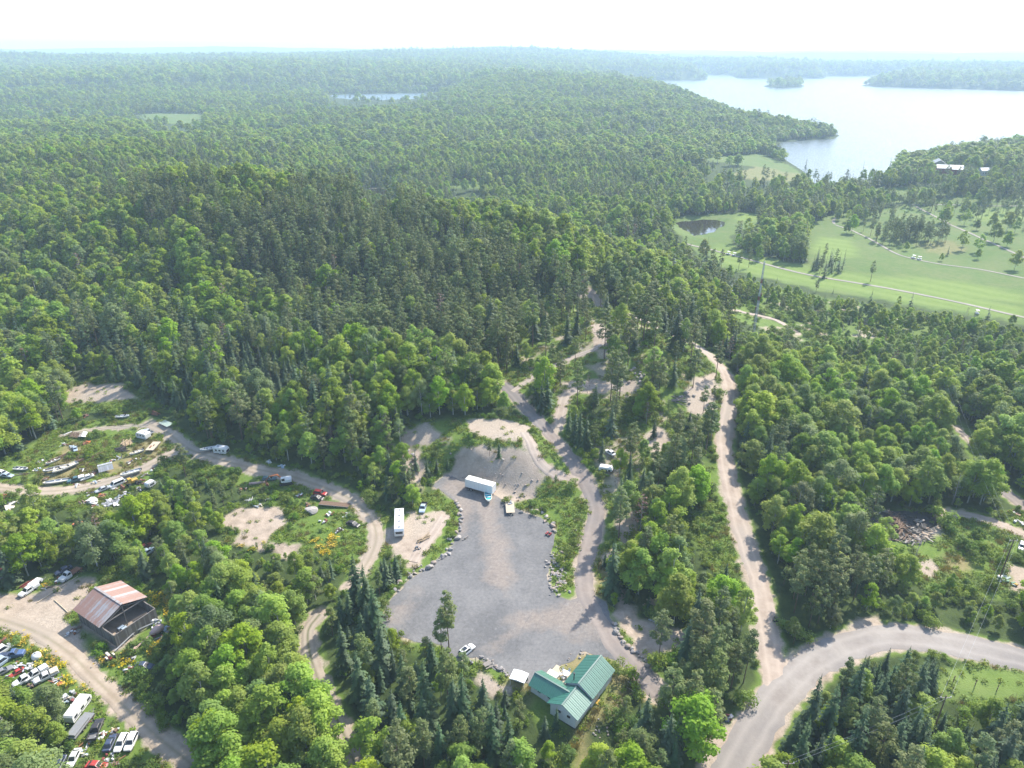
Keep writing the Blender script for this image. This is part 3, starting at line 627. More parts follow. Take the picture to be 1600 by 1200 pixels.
def make_model(kind, lod, seed):
    rg = np.random.default_rng(seed); L = {'hi': 1.0, 'mid': .50, 'lo': .14}[lod]; S = {'hi': 1.0, 'mid': 1.35, 'lo': 2.3}[lod]
    limbs = []; r0 = .16
    if kind in ('aspen', 'birch'):
        h = 12.0; cw = rg.uniform(2.5, 3.7); z0 = rg.uniform(2.8, 4.6); k = rg.integers(17, 26); cs = []; rs = []
        for i in range(k):
            s = (i+.5)/k; z = z0+(h-z0-.9)*s; w = cw*math.sin(math.pi*min(.97, .18+.80*s**.8))**.7*(.55 if i == k-1 else 1)
            a = i*2.4+rg.normal(0, .4); rr = w*rg.uniform(.4, 1.0) if i < k-2 else w*.2
            cs.append((math.cos(a)*rr, math.sin(a)*rr, z)); rs.append(rg.uniform(.55, 1.25)*(cw/2.8)*(1.15-.3*s))
        cs = np.array(cs); per = [max(4, int(190*L*(r/1.0)**2)) for r in rs]
        V = blob_leaves(cs, rs, per, (.225 if lod == 'hi' else .25)*S*(1.05 if kind == 'aspen' else .9), rg, .85, .95)
        limbs = [(c*np.array([.8,.8,1]), max(2.5, c[2]-1.8)) for c in cs[::2]] if lod == 'hi' else []
    elif kind == 'pine':
        h = 13.5; z0 = rg.uniform(4.5, 7.0); k = rg.integers(20, 28); cs = []; rs = []
        for i in range(k):
            s = (i+.5)/k; z = z0+(h-z0)*s; w = 1.85*(math.sin(math.pi*min(.95, .22+.72*s))**.8)*rg.uniform(.5, 1.15); a = i*2.4+rg.normal(0, .5)
            cs.append((math.cos(a)*w*.8, math.sin(a)*w*.8, z+rg.normal(0, .2))); rs.append(rg.uniform(.5, .95)*(1.1-.4*s))
        cs = np.array(cs); per = [max(3, int(120*L*(r/.8)**2)) for r in rs]
        V = blob_leaves(cs, rs, per, .19*S, rg, .6, .7); r0 = .15
        limbs = [(c, c[2]-.4) for c in cs[::2]] if lod != 'lo' else []
    elif kind in ('spruce', 'fir'):
        h = 12.5; wmax = 2.0 if kind == 'spruce' else 2.6; P = []; N = []; nb = {'hi': 30, 'mid': 16, 'lo': 8}[lod]
        per = {'hi': 10, 'mid': 7, 'lo': 5}[lod]; out_ = []
        for i in range(nb):
            s = (i+.3)/nb; z = 1.0+(h-1.2)*s; w = wmax*(1-s)**.85*rg.uniform(.75, 1.12)+.14
            for j in range(max(4, int(per*(1-.45*s)))):
                a = rg.uniform(0, 2*np.pi); wl_ = w*rg.uniform(.45, 1.2); dr = -.28*wl_; seg = max(1, int(round({'hi': 4, 'mid': 2, 'lo': 1}[lod]*(wl_/wmax+.3))))
                ca, sa_ = math.cos(a), math.sin(a); hwid = (.30*wl_+.10)*(1.0 if lod == 'hi' else 1.25)
                for q in range(seg):
                    u0, u1 = q/seg, (q+1)/seg*1.0; w0 = hwid*(1-.55*u0)*rg.uniform(.7, 1.2)
                    def pt(u, lat, dz=0): r_ = .05+wl_*u; return (ca*r_-sa_*lat, sa_*r_+ca*lat, z+dr*u*u*1.2-.05*abs(lat)+dz)
                    out_ += [pt(u0, -w0*.35, .05), pt((u0+u1)/2, -w0, -.12*w0), pt(min(1.08, u1+.06), w0*.1, 0), pt((u0+u1)/2, w0, -.12*w0)]
        out_ += [(.12,0,h-.9),(0,.1,h-.3),(-.12,0,h-.9),(0,0,h+.5)]
        V = np.array(out_); r0 = .15
    elif kind == 'dead':
        h = 13.0; k = 26; P = []
        for i in range(k):
            s = .3+.68*i/k; a = i*2.4; w = 1.9*(1-s)+.4; limbs.append(((math.cos(a)*w, math.sin(a)*w, h*s+.1), h*s-.1))
        cs = np.array([l[0] for l in limbs]); V = blob_leaves(cs, [.5]*k, [max(2, int(9*L+1))]*k, .2*S, rg, .6, .2); r0 = .13
    elif kind == 'snag':
        h = 11.0; k = 18
        for i in range(k):
            s = .25+.7*i/k; a = i*2.4; w = 1.7*(1-s)+.3; limbs.append(((math.cos(a)*w, math.sin(a)*w, h*s+.45), h*s-.1))
        V = np.array([(0,0,h),(0.02,0,h),(0.02,.02,h),(0,.02,h)], float); r0 = .14
    elif kind == 'shrub':
        h = 2.6; k = rg.integers(6, 10); cs = np.c_[rg.normal(0, .75, k), rg.normal(0, .75, k), rg.uniform(.6, 2.0, k)]; rs = rg.uniform(.55, .95, k)
        V = blob_leaves(cs, rs, [max(4, int(85*L*(r/.75)**2)) for r in rs], .17*S, rg, .85, .4); r0 = .05; limbs = [(c, .2) for c in cs]
    TV, TF = trunk_mesh(h, r0, limbs, rg, .35 if kind in ('aspen', 'birch', 'pine') else .12, .93 if kind not in ('shrub',) else .5)
    return V, TV, TF, h
MODELS = {}
VAR = {'aspen': 10, 'birch': 4, 'spruce': 8, 'fir': 4, 'pine': 8, 'dead': 2, 'snag': 2, 'shrub': 4}
MATKEY = {'fir': 'spruce', 'snag': 'dead'}
MODEL_COLL = {}
def models(kind, lod):
    key = (kind, lod)
    if key in MODELS: return MODELS[key]
    res = []; mk = MATKEY.get(kind, kind); col = bpy.data.collections.new('models_%s_%s' % key)
    for i in range(VAR[kind]):
        V, TV, TF, h = make_model(kind, lod, 100+i*7+len(kind)*31)
        F = q4(len(V)//4)
        crown = new_mesh('crown', V, F, [LEAF[mk]], False) if lod == 'hi' else None
        trunk = new_mesh('trunk', TV, TF, [BARK[mk]], True) if lod == 'hi' else None
        # crown and trunk in one mesh for the mass of the wood
        keep = TF if lod != 'lo' else TF[:18]
        fa = [tuple(int(v)+len(V) for v in f) for f in keep]
        me = bpy.data.meshes.new('tree_model')
        me.from_pydata([tuple(v) for v in V]+[tuple(v) for v in TV], [], [tuple(map(int, f)) for f in F]+fa)
        me.materials.append(LEAF[mk]); me.materials.append(BARK[mk])
        me.polygons.foreach_set('material_index', np.r_[np.zeros(len(F), np.int32), np.ones(len(fa), np.int32)]); me.update()
        ob = bpy.data.objects.new('model_%s_%s_%02d' % (kind, lod, i), me); col.objects.link(ob)
        res.append((crown, trunk, h))
    MODELS[key] = res; MODEL_COLL[key] = col; return res
def scatter(name, P, rz, sc, idx, col, label, cat, tilt=None):
    """one object whose points carry copies of the models in a collection"""
    me = bpy.data.meshes.new(name); me.vertices.add(len(P)); me.vertices.foreach_set('co', np.asarray(P, np.float32).ravel())
    ro = np.zeros((len(P), 3), np.float32); ro[:,2] = rz
    if tilt is not None: ro[:,:2] = tilt
    a = me.attributes.new('rot', 'FLOAT_VECTOR', 'POINT'); a.data.foreach_set('vector', ro.ravel())
    a = me.attributes.new('scl', 'FLOAT_VECTOR', 'POINT'); a.data.foreach_set('vector', np.asarray(sc, np.float32).ravel())
    a = me.attributes.new('var', 'INT', 'POINT'); a.data.foreach_set('value', np.asarray(idx, np.int32))
    me.update(); o = link(name, me)
    g = bpy.data.node_groups.new(name+'_nodes', 'GeometryNodeTree')
    g.interface.new_socket('Geometry', in_out='INPUT', socket_type='NodeSocketGeometry'); g.interface.new_socket('Geometry', in_out='OUTPUT', socket_type='NodeSocketGeometry')
    N = g.nodes; gi = N.new('NodeGroupInput'); go = N.new('NodeGroupOutput'); ip = N.new('GeometryNodeInstanceOnPoints'); ci = N.new('GeometryNodeCollectionInfo')
    ci.inputs[0].default_value = col; ci.inputs['Separate Children'].default_value = True; ci.inputs['Reset Children'].default_value = True
    def attr(nm, ty):
        q = N.new('GeometryNodeInputNamedAttribute'); q.data_type = ty; q.inputs[0].default_value = nm; return q.outputs[0]
    lk = g.links.new
    lk(gi.outputs[0], ip.inputs['Points']); lk(ci.outputs[0], ip.inputs['Instance']); ip.inputs['Pick Instance'].default_value = True
    lk(attr('var', 'INT'), ip.inputs['Instance Index']); lk(attr('rot', 'FLOAT_VECTOR'), ip.inputs['Rotation']); lk(attr('scl', 'FLOAT_VECTOR'), ip.inputs['Scale'])
    lk(ip.outputs[0], go.inputs[0])
    md = o.modifiers.new('scatter', 'NODES'); md.node_group = g
    return tag(o, label, cat, kind='stuff')

# ------------------------------------------------------------------ where each kind grows
Z_PINE = [wpoly(p) for p in [[(300,380),(420,335),(560,318),(700,372),(800,395),(900,440),(960,480),(900,560),(800,590),(690,570),(560,560),(430,500),(260,470),(330,420)], [(840,470),(910,455),(1090,545),(1122,600),(1100,690),(980,660),(900,640),(790,610)],
   [(960,690),(1010,650),(1110,690),(1060,780),(1000,760)], [(1210,930),(1370,900),(1380,960),(1250,1020)], [(1010,1060),(1110,1040),(1130,1120),(1080,1200),(980,1200)], [(1090,960),(1200,990),(1180,1080),(1100,1060)], [(640,1010),(740,1050),(700,1130),(640,1100)], [(180,300),(330,330),(260,360),(150,340)], [(460,300),(620,310),(560,330),(440,325)]]]
Z_SPRUCE = [wpoly(p) for p in [[(120,500),(260,505),(420,560),(560,600),(520,650),(380,655),(250,640),(200,600),(100,595)], [(500,890),(560,870),(600,930),(600,1010),(640,1060),(600,1130),(520,1080),(490,990)], [(640,1060),(870,1090),(880,1210),(640,1210),(600,1130)],
   [(1230,1050),(1330,1010),(1470,1060),(1620,1090),(1620,1230),(1200,1230)], [(955,880),(1010,860),(1000,1000),(960,960)], [(300,850),(345,870),(345,960),(310,940)]]]
Z_ASPEN = [wpoly(p) for p in [[(-60,330),(120,330),(310,420),(240,470),(100,490),(-60,560)], [(560,320),(720,330),(900,360),(1060,430),(1100,520),(1000,480),(880,420),(700,365)], [(1150,545),(1620,470),(1620,800),(1350,800),(1240,720),(1160,700)], [(240,860),(500,900),(480,1000),(520,1120),(560,1230),(300,1230),(290,1100),(230,1080)],
   [(-60,560),(90,600),(95,660),(60,700),(-60,730)], [(470,590),(780,600),(800,640),(640,660),(520,640)], [(-60,800),(120,800),(330,780),(340,860),(250,900),(100,895),(-60,915)], [(1370,930),(1620,950),(1620,1010),(1380,975)], [(1150,730),(1340,800),(1300,900),(1200,900)], [(210,270),(470,275),(580,300),(430,330),(250,300)],
   [(960,860),(1100,900),(1170,990),(1060,985),(960,930)], [(1040,790),(1115,780),(1130,860),(1050,830)], [(300,440),(420,450),(380,500),(250,500)]]]
def jgrid(cell, r0, r1, amax=.76):
    n_ = int(2*r1*math.sin(amax)/cell)+1; m_ = int(r1/cell)+1
    X, Y = np.meshgrid(np.arange(n_)*cell-r1*math.sin(amax), np.arange(m_)*cell)
    X = (X+rng.uniform(-.48, .48, X.shape)*cell).ravel(); Y = (Y+rng.uniform(-.48, .48, Y.shape)*cell).ravel()
    r = np.hypot(X, Y); a = np.abs(np.arctan2(X, Y)); k = (r >= r0) & (r < r1) & (a < amax); return X[k], Y[k]
TX, TY, TL, TS = [], [], [], []
for cell, r0, r1, lod, s, am in ((3.65, 78, 300, 0, 1.0, .9), (4.0, 300, 900, 1, 1.08, .8), (7.4, 900, 2300, 2, 1.5, .74), (16, 2300, 5200, 2, 2.6, .72)):
    x, y = jgrid(cell, r0, r1, am)
    TX.append(x); TY.append(y); TL.append(np.full(len(x), lod)); TS.append(np.full(len(x), s))
TX = np.concatenate(TX); TY = np.concatenate(TY); TL = np.concatenate(TL); TS = np.concatenate(TS)
TR = np.hypot(TX, TY)
clr = inside_any(TX, TY, CLEAR, .3, 1.5, 21, 7); spa = inside_any(TX, TY, SPARSE, 3)
trd = road_dist(TX, TY); keep = (clr < .5) & (trd > 1.6+rng.random(len(TX))*1.2)
spg = inside_any(TX, TY, SPARSE[3:4], 3)
keep &= (spa < .5) | (rng.random(len(TX)) < np.where(spg > .5, .55, np.where(inside_any(TX, TY, SPARSE[:1], 2) > .5, .36, .28)))
for poly, z, sh in PONDS: keep &= ~(sdf_poly(TX, TY, poly) < sh*.25) | (TR < 0)
isl = sdf_poly(TX, TY, ISLE) < 5; keep |= isl & (TL == 2)
keep &= rng.random(len(TX)) < .94
TX, TY, TL, TS, TR, spa = (a[keep] for a in (TX, TY, TL, TS, TR, spa))
TZ = height(TX, TY)
# leave out what a swell of the ground keeps wholly out of sight far away
wp_, ws_, wa_ = (inside_any(TX, TY, z, 4, 5, s, 15) for z, s in ((Z_PINE, 71), (Z_SPRUCE, 72), (Z_ASPEN, 73)))
f1 = fbm(TX/55, TY/55, 81, 3); f2 = fbm(TX/35, TY/35, 82, 2)
pa = np.where(f1 > .47, .78, .30); pp = np.where(f2 > .5, .6, .35)*(1-pa)
farr = sstep(600, 1100, TR); f3 = fbm(TX/170, TY/110, 83, 3); pa = pa*(1-farr)+farr*np.where(f3 > .47, .92, .24); pp = pp*(1-.4*farr)
pa = np.where(wp_ > .5, .07, pa); pp = np.where(wp_ > .5, .80, pp)
pa = np.where(ws_ > .5, .16, pa); pp = np.where(ws_ > .5, .16, pp)
pa = np.where(wa_ > .5, .86, pa); pp = np.where(wa_ > .5, .05, pp)
spg = inside_any(TX, TY, SPARSE[3:4], 3)
spa = np.where(spg > .5, 0, spa); pa = np.where(spg > .5, .8, pa); pp = np.where(spg > .5, .08, pp)
pa = np.where(spa > .5, .12, pa); pp = np.where(spa > .5, .72, pp)
u = rng.random(len(TX))
KIND = np.where(u < pa, np.where(rng.random(len(TX)) < .12, 'birch', 'aspen'), np.where(u < pa+pp, 'pine', np.where(rng.random(len(TX)) < .3, 'fir', 'spruce')))
dd = rng.random(len(TX)); KIND = np.where((dd < .012) & (TL < 2), 'dead', np.where((dd > .995) & (TL < 2), 'snag', KIND))
gro = np.clip(rng.normal(.97, .24, len(TX)), .45, 1.5)*np.where(KIND == 'spruce', rng.uniform(.6, 1.2, len(TX)), 1)*(1-.25*(fbm(TX/40, TY/40, 91, 2) > .58))
YOUNG = [wpoly(p) for p in [[(330,745),(470,770),(560,800),(590,850),(560,905),(500,960),(440,970),(340,900),(330,850)], [(240,900),(310,930),(300,1010),(240,1080),(210,1060),(260,1000)], [(640,660),(700,655),(690,750),(600,760),(590,700)], [(1120,420),(1640,490),(1640,600),(1450,620),(1250,580),(1150,520)], [(1150,560),(1300,590),(1640,640),(1640,780),(1480,780),(1300,760),(1160,690)], [(1380,845),(1400,905),(1500,930),(1480,960),(1370,940)]]]
gro *= 1-.40*inside_any(TX, TY, YOUNG[:4]+YOUNG[5:], 4, 3, 35, 8)
gro *= np.where((spa > .5) & (KIND == 'pine'), 1.15, 1)
gro *= np.where((ws_ > .5) & (TR < 200) & np.isin(KIND, ('spruce', 'fir')), 1.22, 1)*np.where((ws_ > .5) & (TR < 200) & (KIND == 'aspen'), .8, 1)
HREF = {'aspen': 12.5, 'birch': 12.5, 'pine': 13.5, 'spruce': 12.5, 'fir': 12.5, 'dead': 13, 'snag': 11, 'shrub': 2.6}
# no tree stands where it would hide the open ground, roads and water that lie in plain sight
OPEN_PX = CLEAR_PX[:3]+CLEAR_PX[4:]+[[(590,830),(625,800),(690,762),(655,720),(640,668),(760,650),(840,650),(905,735),(915,830),(905,880),(955,860),(962,900),(940,940),(1000,965),(1060,985),(1120,1010),(1040,1022),(1005,1030),(1020,1060),(985,1065),(968,1100),(940,1150),(925,1210),(885,1200),(895,1150),(860,1110),(825,1085),(785,1072),(740,1045),(700,1015),(665,992),(625,985),(597,965),(590,945),(630,897)], [(1230,226),(1300,222),(1388,244),(1386,270),(1300,283),(1272,284),(1236,254)], [(505,143),(690,140),(690,156),(600,163),(515,160)], [(1056,343),(1132,343),(1130,366),(1075,368)], [(1455,255),(1500,259),(1504,271),(1460,271)], [(1528,264),(1546,264),(1546,273),(1528,273)], [(690,284),(815,282),(815,304),(715,308)], [(545,292),(628,290),(620,312),(560,312)], [(1060,246),(1190,242),(1262,280),(1240,294),(1130,290)], [(205,179),(320,177),(322,202),(240,204)]]
hgt = np.array([HREF[k] for k in KIND])*gro*TS*np.where(TS > 1.2, .72, 1)
def hides(hgt):
    hide = np.zeros(len(TX))
    for f_ in (.3, .6, .95):
        qx, qy, qd = project(TX, TY, TZ+hgt*f_); ok = qd > 10; qx = np.where(ok, qx, -9e3); qy = np.where(ok, qy, -9e3)
        h_ = np.zeros(len(TX), bool)
        for p in OPEN_PX:
            c = np.array(p); mm = (qx > c[:,0].min()) & (qx < c[:,0].max()) & (qy > c[:,1].min()) & (qy < c[:,1].max())
            if mm.any():
                kk = np.where(mm)[0]; h_[kk[sdf_poly(qx[kk], qy[kk], p) < -1.0]] = True
        for L, Rr in zip(ROAD_W, ROADS):
            rx, ry, rdp = project(L[::3,0], L[::3,1], height(L[::3,0], L[::3,1])); hwp = Rr[2]*FPX/rdp
            mm = np.where((qx > rx.min()-40) & (qx < rx.max()+40) & (qy > ry.min()-30) & (qy < ry.max()+30))[0]
            for s_ in range(0, len(mm), 6000):
                kk = mm[s_:s_+6000]; h_[kk] |= ((np.hypot(qx[kk][:,None]-rx, (qy[kk][:,None]-ry)*1.3)/hwp).min(1) < .95)
        hide = np.maximum(hide, h_*{.3: .35, .6: .9, .95: .9}[f_])
    return hide
hide = hides(hgt); hide_small = hides(hgt*.42)
sx0, sy0 = SDIR.x/SDIR.z, SDIR.y/SDIR.z                      # sunlit roads: keep tall trees back on their sunny side
for f_ in (.3, .65):
    cand = np.where(TR < 420)[0]; q_ = road_dist(TX[cand]-sx0*hgt[cand]*f_, TY[cand]-sy0*hgt[cand]*f_); hide[cand] = np.maximum(hide[cand], .62*(q_ < -.2))
young_ = (rng.random(len(TX)) < .7) & (hide > .5) & (hide_small < .5) & (TR < 420)
gro = np.where(young_, gro*.42, gro)
gone = (rng.random(len(TX)) < hide) & ~young_
TX, TY, TZ, TL, TS, TR, KIND, gro = (a[~gone] for a in (TX, TY, TZ, TL, TS, TR, KIND, gro))
EXTRA = []  # single trees picked from the photograph: kind, base pick, height
for k_, px, py, hh in [('spruce',855,640,13),('spruce',838,632,11),('spruce',846,645,12),('spruce',905,700,14),('spruce',915,705,13),('spruce',898,690,12),('spruce',888,680,11),('spruce',940,720,9),('pine',702,1020,17),('pine',690,1028,13),
  ('spruce',632,1180,15),('spruce',690,1205,13),('spruce',770,1200,17),('spruce',560,950,16),('spruce',575,960,15),('spruce',620,905,8),('spruce',612,912,7),('spruce',577,1000,12),('spruce',869,1140,6.5),('pine',725,1060,8),
  ('shrub',990,1068,3.6),('pine',868,760,4),('spruce',780,716,6),('pine',765,712,5),('spruce',650,735,7),('spruce',668,745,7),('spruce',683,740,6),('spruce',700,735,5),('spruce',755,765,5),('aspen',560,735,9),('aspen',575,745,8),('aspen',550,725,8),
  ('spruce',640,765,6),('aspen',620,775,7),('aspen',645,790,8),('aspen',632,785,7),('spruce',968,795,11),('spruce',975,785,10),('aspen',120,1010,0),('spruce',1251,408,15),('pine',1360,440,13),('spruce',1480,400,8),('aspen',1527,405,8),('aspen',1505,385,8),('aspen',1525,360,9),('spruce',1600,360,10),
  ('aspen',1470,408,6),('aspen',1415,392,7),('spruce',1385,285,26),('spruce',1393,290,22),('spruce',1345,282,20),('spruce',1357,283,14),('spruce',1222,250,20),('spruce',1224,250,18),('spruce',1258,266,16),('spruce',1210,245,18),('spruce',1206,245,16),('shrub',1468,815,5),('shrub',1480,825,5),('snag',1427,880,9),('spruce',1420,900,6),('shrub',1490,838,3.5),
  ('spruce',945,886,5),('aspen',955,890,5),('pine',1480,310,10),('aspen',1525,360,9)]:
    if hh: EXTRA.append((k_, *at(px, py), hh))
for px, py, k_, c_ in ((1395,375,'pine',34),(1420,368,'pine',34),(1445,376,'pine',30),(1590,345,'pine',12),(1600,320,'pine',14),(1540,312,'pine',14),(1470,312,'pine',14),(1400,318,'pine',14),(1370,322,'aspen',10),(1520,318,'aspen',8),(1190,400,'aspen',6),(1130,415,'pine',4),(1550,300,'aspen',14),(1590,300,'pine',16),(1500,305,'pine',12),(1440,315,'aspen',8),(1580,385,'aspen',3),(1540,345,'pine',5),(1470,350,'aspen',4),(1330,370,'aspen',2),(1350,350,'pine',10),(1560,360,'aspen',3),(1500,395,'aspen',2),(1590,410,'aspen',2),(1380,345,'pine',12),(1460,335,'pine',8),(1300,335,'aspen',8),(1520,300,'pine',10),(1290,415,'spruce',6),(1310,425,'spruce',8),(1275,420,'pine',5),(1350,335,'pine',10),(1335,345,'aspen',8),(1440,325,'pine',10),(1500,335,'aspen',6),(1560,330,'pine',8),(1210,385,'aspen',14),(1235,390,'aspen',12),(1180,392,'aspen',8),(1230,370,'aspen',10)):
    x0, y0 = at(px, py); sp_ = 10 if k_ == 'pine' else 8
    for q in range(c_): EXTRA.append((k_, x0+rng.normal(0, sp_), y0+rng.normal(0, sp_), rng.uniform(10, 16)))
ex = EXTRA; ek = np.array([e[0] for e in ex]); exx = np.array([e[1] for e in ex]); exy = np.array([e[2] for e in ex]); exh = np.array([e[3] for e in ex])
egro = exh/np.array([HREF[k] for k in ek]); exr = np.hypot(exx, exy)
TX = np.r_[TX, exx]; TY = np.r_[TY, exy]; TZ = np.r_[TZ, height(exx, exy)]; TR = np.r_[TR, exr]; TL = np.r_[TL, np.where(exr < 300, 0, 1)]; TS = np.r_[TS, np.ones(len(ex))]
KIND = np.r_[KIND, ek]; gro = np.r_[gro, egro]
# shrubs and saplings of the clearings
sx_, sy_ = jgrid(2.6, 78, 420, .9); cl = inside_any(sx_, sy_, CLEAR[:7]+SPARSE, 0, 0); sd2 = inside_any(sx_, sy_, SAND+[LOT_W], .8, 1.5, 22, 5); lw = inside_any(sx_, sy_, [CLEAR[6]]+DRY[:2]+DRY[3:4]+[wpoly([(900,1215),(890,1140),(930,1098),(965,1058),(1005,1062),(1000,1090),(960,1140),(955,1215)])], 0)
ed = inside_any(sx_, sy_, CLEAR[:7]+SPARSE, 3.5, 2, 21, 7)
dens = fbm(sx_/9, sy_/9, 95, 3); sr = road_dist(sx_, sy_)
k = (cl > .5) & (sd2 < .4) & (lw < .5) & (sr > 1.4) & (dens > np.where(inside_any(sx_, sy_, SPARSE[:1], 0) > .5, .60, np.where(ed < .98, .42, .54))) & (rng.random(len(sx_)) < .75)
k |= (cl < .5) & (rng.random(len(sx_)) < np.where(inside_any(sx_, sy_, CLEAR[:7]+SPARSE, 9) > .08, .5, .12)) & (sr > .9) & (sd2 < .4)
KEEP_OUT = []
SHX, SHY = sx_[k], sy_[k]
# ------------------------------------------------------------------ object builders
COL = {'white': (.72,.72,.70), 'cream': (.62,.56,.44), 'silver': (.42,.44,.46), 'grey': (.22,.23,.24), 'black': (.03,.03,.035), 'red': (.42,.035,.03), 'maroon': (.20,.03,.03), 'blue': (.06,.12,.26), 'navy': (.035,.06,.12), 'paleblue': (.38,.48,.58),
  'teal': (.05,.13,.15), 'orange': (.50,.15,.04), 'rust': (.24,.09,.045), 'brown': (.16,.10,.065), 'yellow': (.55,.33,.05), 'turquoise': (.03,.48,.52), 'green': (.05,.20,.09), 'wood': (.36,.27,.17), 'oldwood': (.24,.215,.19), 'pink': (.52,.36,.32), 'palewood': (.52,.44,.32), 'metal': (.34,.36,.38), 'greenish': (.30,.38,.33)}
def M(c, rough=.5, wear=.25, metal=0.0): return paint('paint_%s_%d_%d' % (c, rough*10, wear*10), COL[c], rough, metal, wear, 1.4)
GLASS = paint('dark_glass', (.02,.025,.03), .08, 0, 0.0, 1, .6); RUBBER = paint('rubber', (.025,.025,.025), .9, 0, .3); CHROME = paint('chrome', (.5,.5,.5), .3, .8, .1)
LAMP = paint('lamp_glass', (.6,.6,.55), .2); TAIL = paint('tail_glass', (.35,.02,.02), .25); STEEL = paint('steel', (.20,.20,.20), .6, .3, .3)
def heading(a, b):
    p = at(*a); q = at(*b); return math.atan2(q[1]-p[1], q[0]-p[0])
def put(px, py, rad_=2.0):
    v = atz(px, py); KEEP_OUT.append((v.x, v.y, rad_)); return v
_wc = {}
def wheel(parent, x, y, r=.34, w=.24, both=False):
    k = (round(r, 2), round(w, 2))
    if k not in _wc:
        ns = 12; t_ = MB(); t_.loft([[(math.cos(i*2*math.pi/ns)*q, yy, math.sin(i*2*math.pi/ns)*q) for i in range(ns)] for yy, q in ((-w/2, r*.86), (-w/2+.03, r), (w/2-.03, r), (w/2, r*.86))])
        h_ = MB(); h_.loft([[(math.cos(i*2*math.pi/ns)*q, yy, math.sin(i*2*math.pi/ns)*q) for i in range(ns)] for yy, q in ((-w/2-.015, r*.5), (-w/2-.01, r*.58), (w/2+.01, r*.58), (w/2+.015, r*.5))])
        _wc[k] = (t_.mesh('wheel', RUBBER, True), h_.mesh('rim', CHROME))
    o = link('wheel', _wc[k][0], parent, (x, y, r)); link('rim', _wc[k][1], o); return o
def rr_ring(x, hw, z0, z1, b=.12, top=1.0):
    """rounded section across the car at station x"""
    return [(x, -hw+b, z0), (x, hw-b, z0), (x, hw, z0+b), (x, hw, z1-b), (x, (hw-b*1.2)*top, z1), (x, -(hw-b*1.2)*top, z1), (x, -hw, z1-b), (x, -hw, z0+b)]
CARS = {'sedan': dict(L=4.6, W=.88, belt=.88, roof=1.42, hood=.80, tail=.86, c=(-1.75, 1.05, -1.05, .25), wb=1.35),
        'wagon': dict(L=4.7, W=.88, belt=.90, roof=1.45, hood=.80, tail=.9, c=(-2.2, 1.05, -1.95, .25), wb=1.38),
        'suv': dict(L=4.6, W=.92, belt=1.02, roof=1.68, hood=.98, tail=1.0, c=(-2.2, 1.1, -1.9, .35), wb=1.36),
        'van': dict(L=5.1, W=.98, belt=1.15, roof=2.05, hood=1.05, tail=1.15, c=(-2.5, 1.75, -2.42, .95), wb=1.5),
        'pickup': dict(L=5.4, W=.95, belt=1.08, roof=1.78, hood=1.05, tail=1.05, c=(-.75, 1.25, -.6, .6), wb=1.65),
        'truck': dict(L=6.4, W=1.05, belt=1.45, roof=2.25, hood=1.45, tail=1.0, c=(-.1, 1.6, 0.0, 1.0), wb=2.0)}
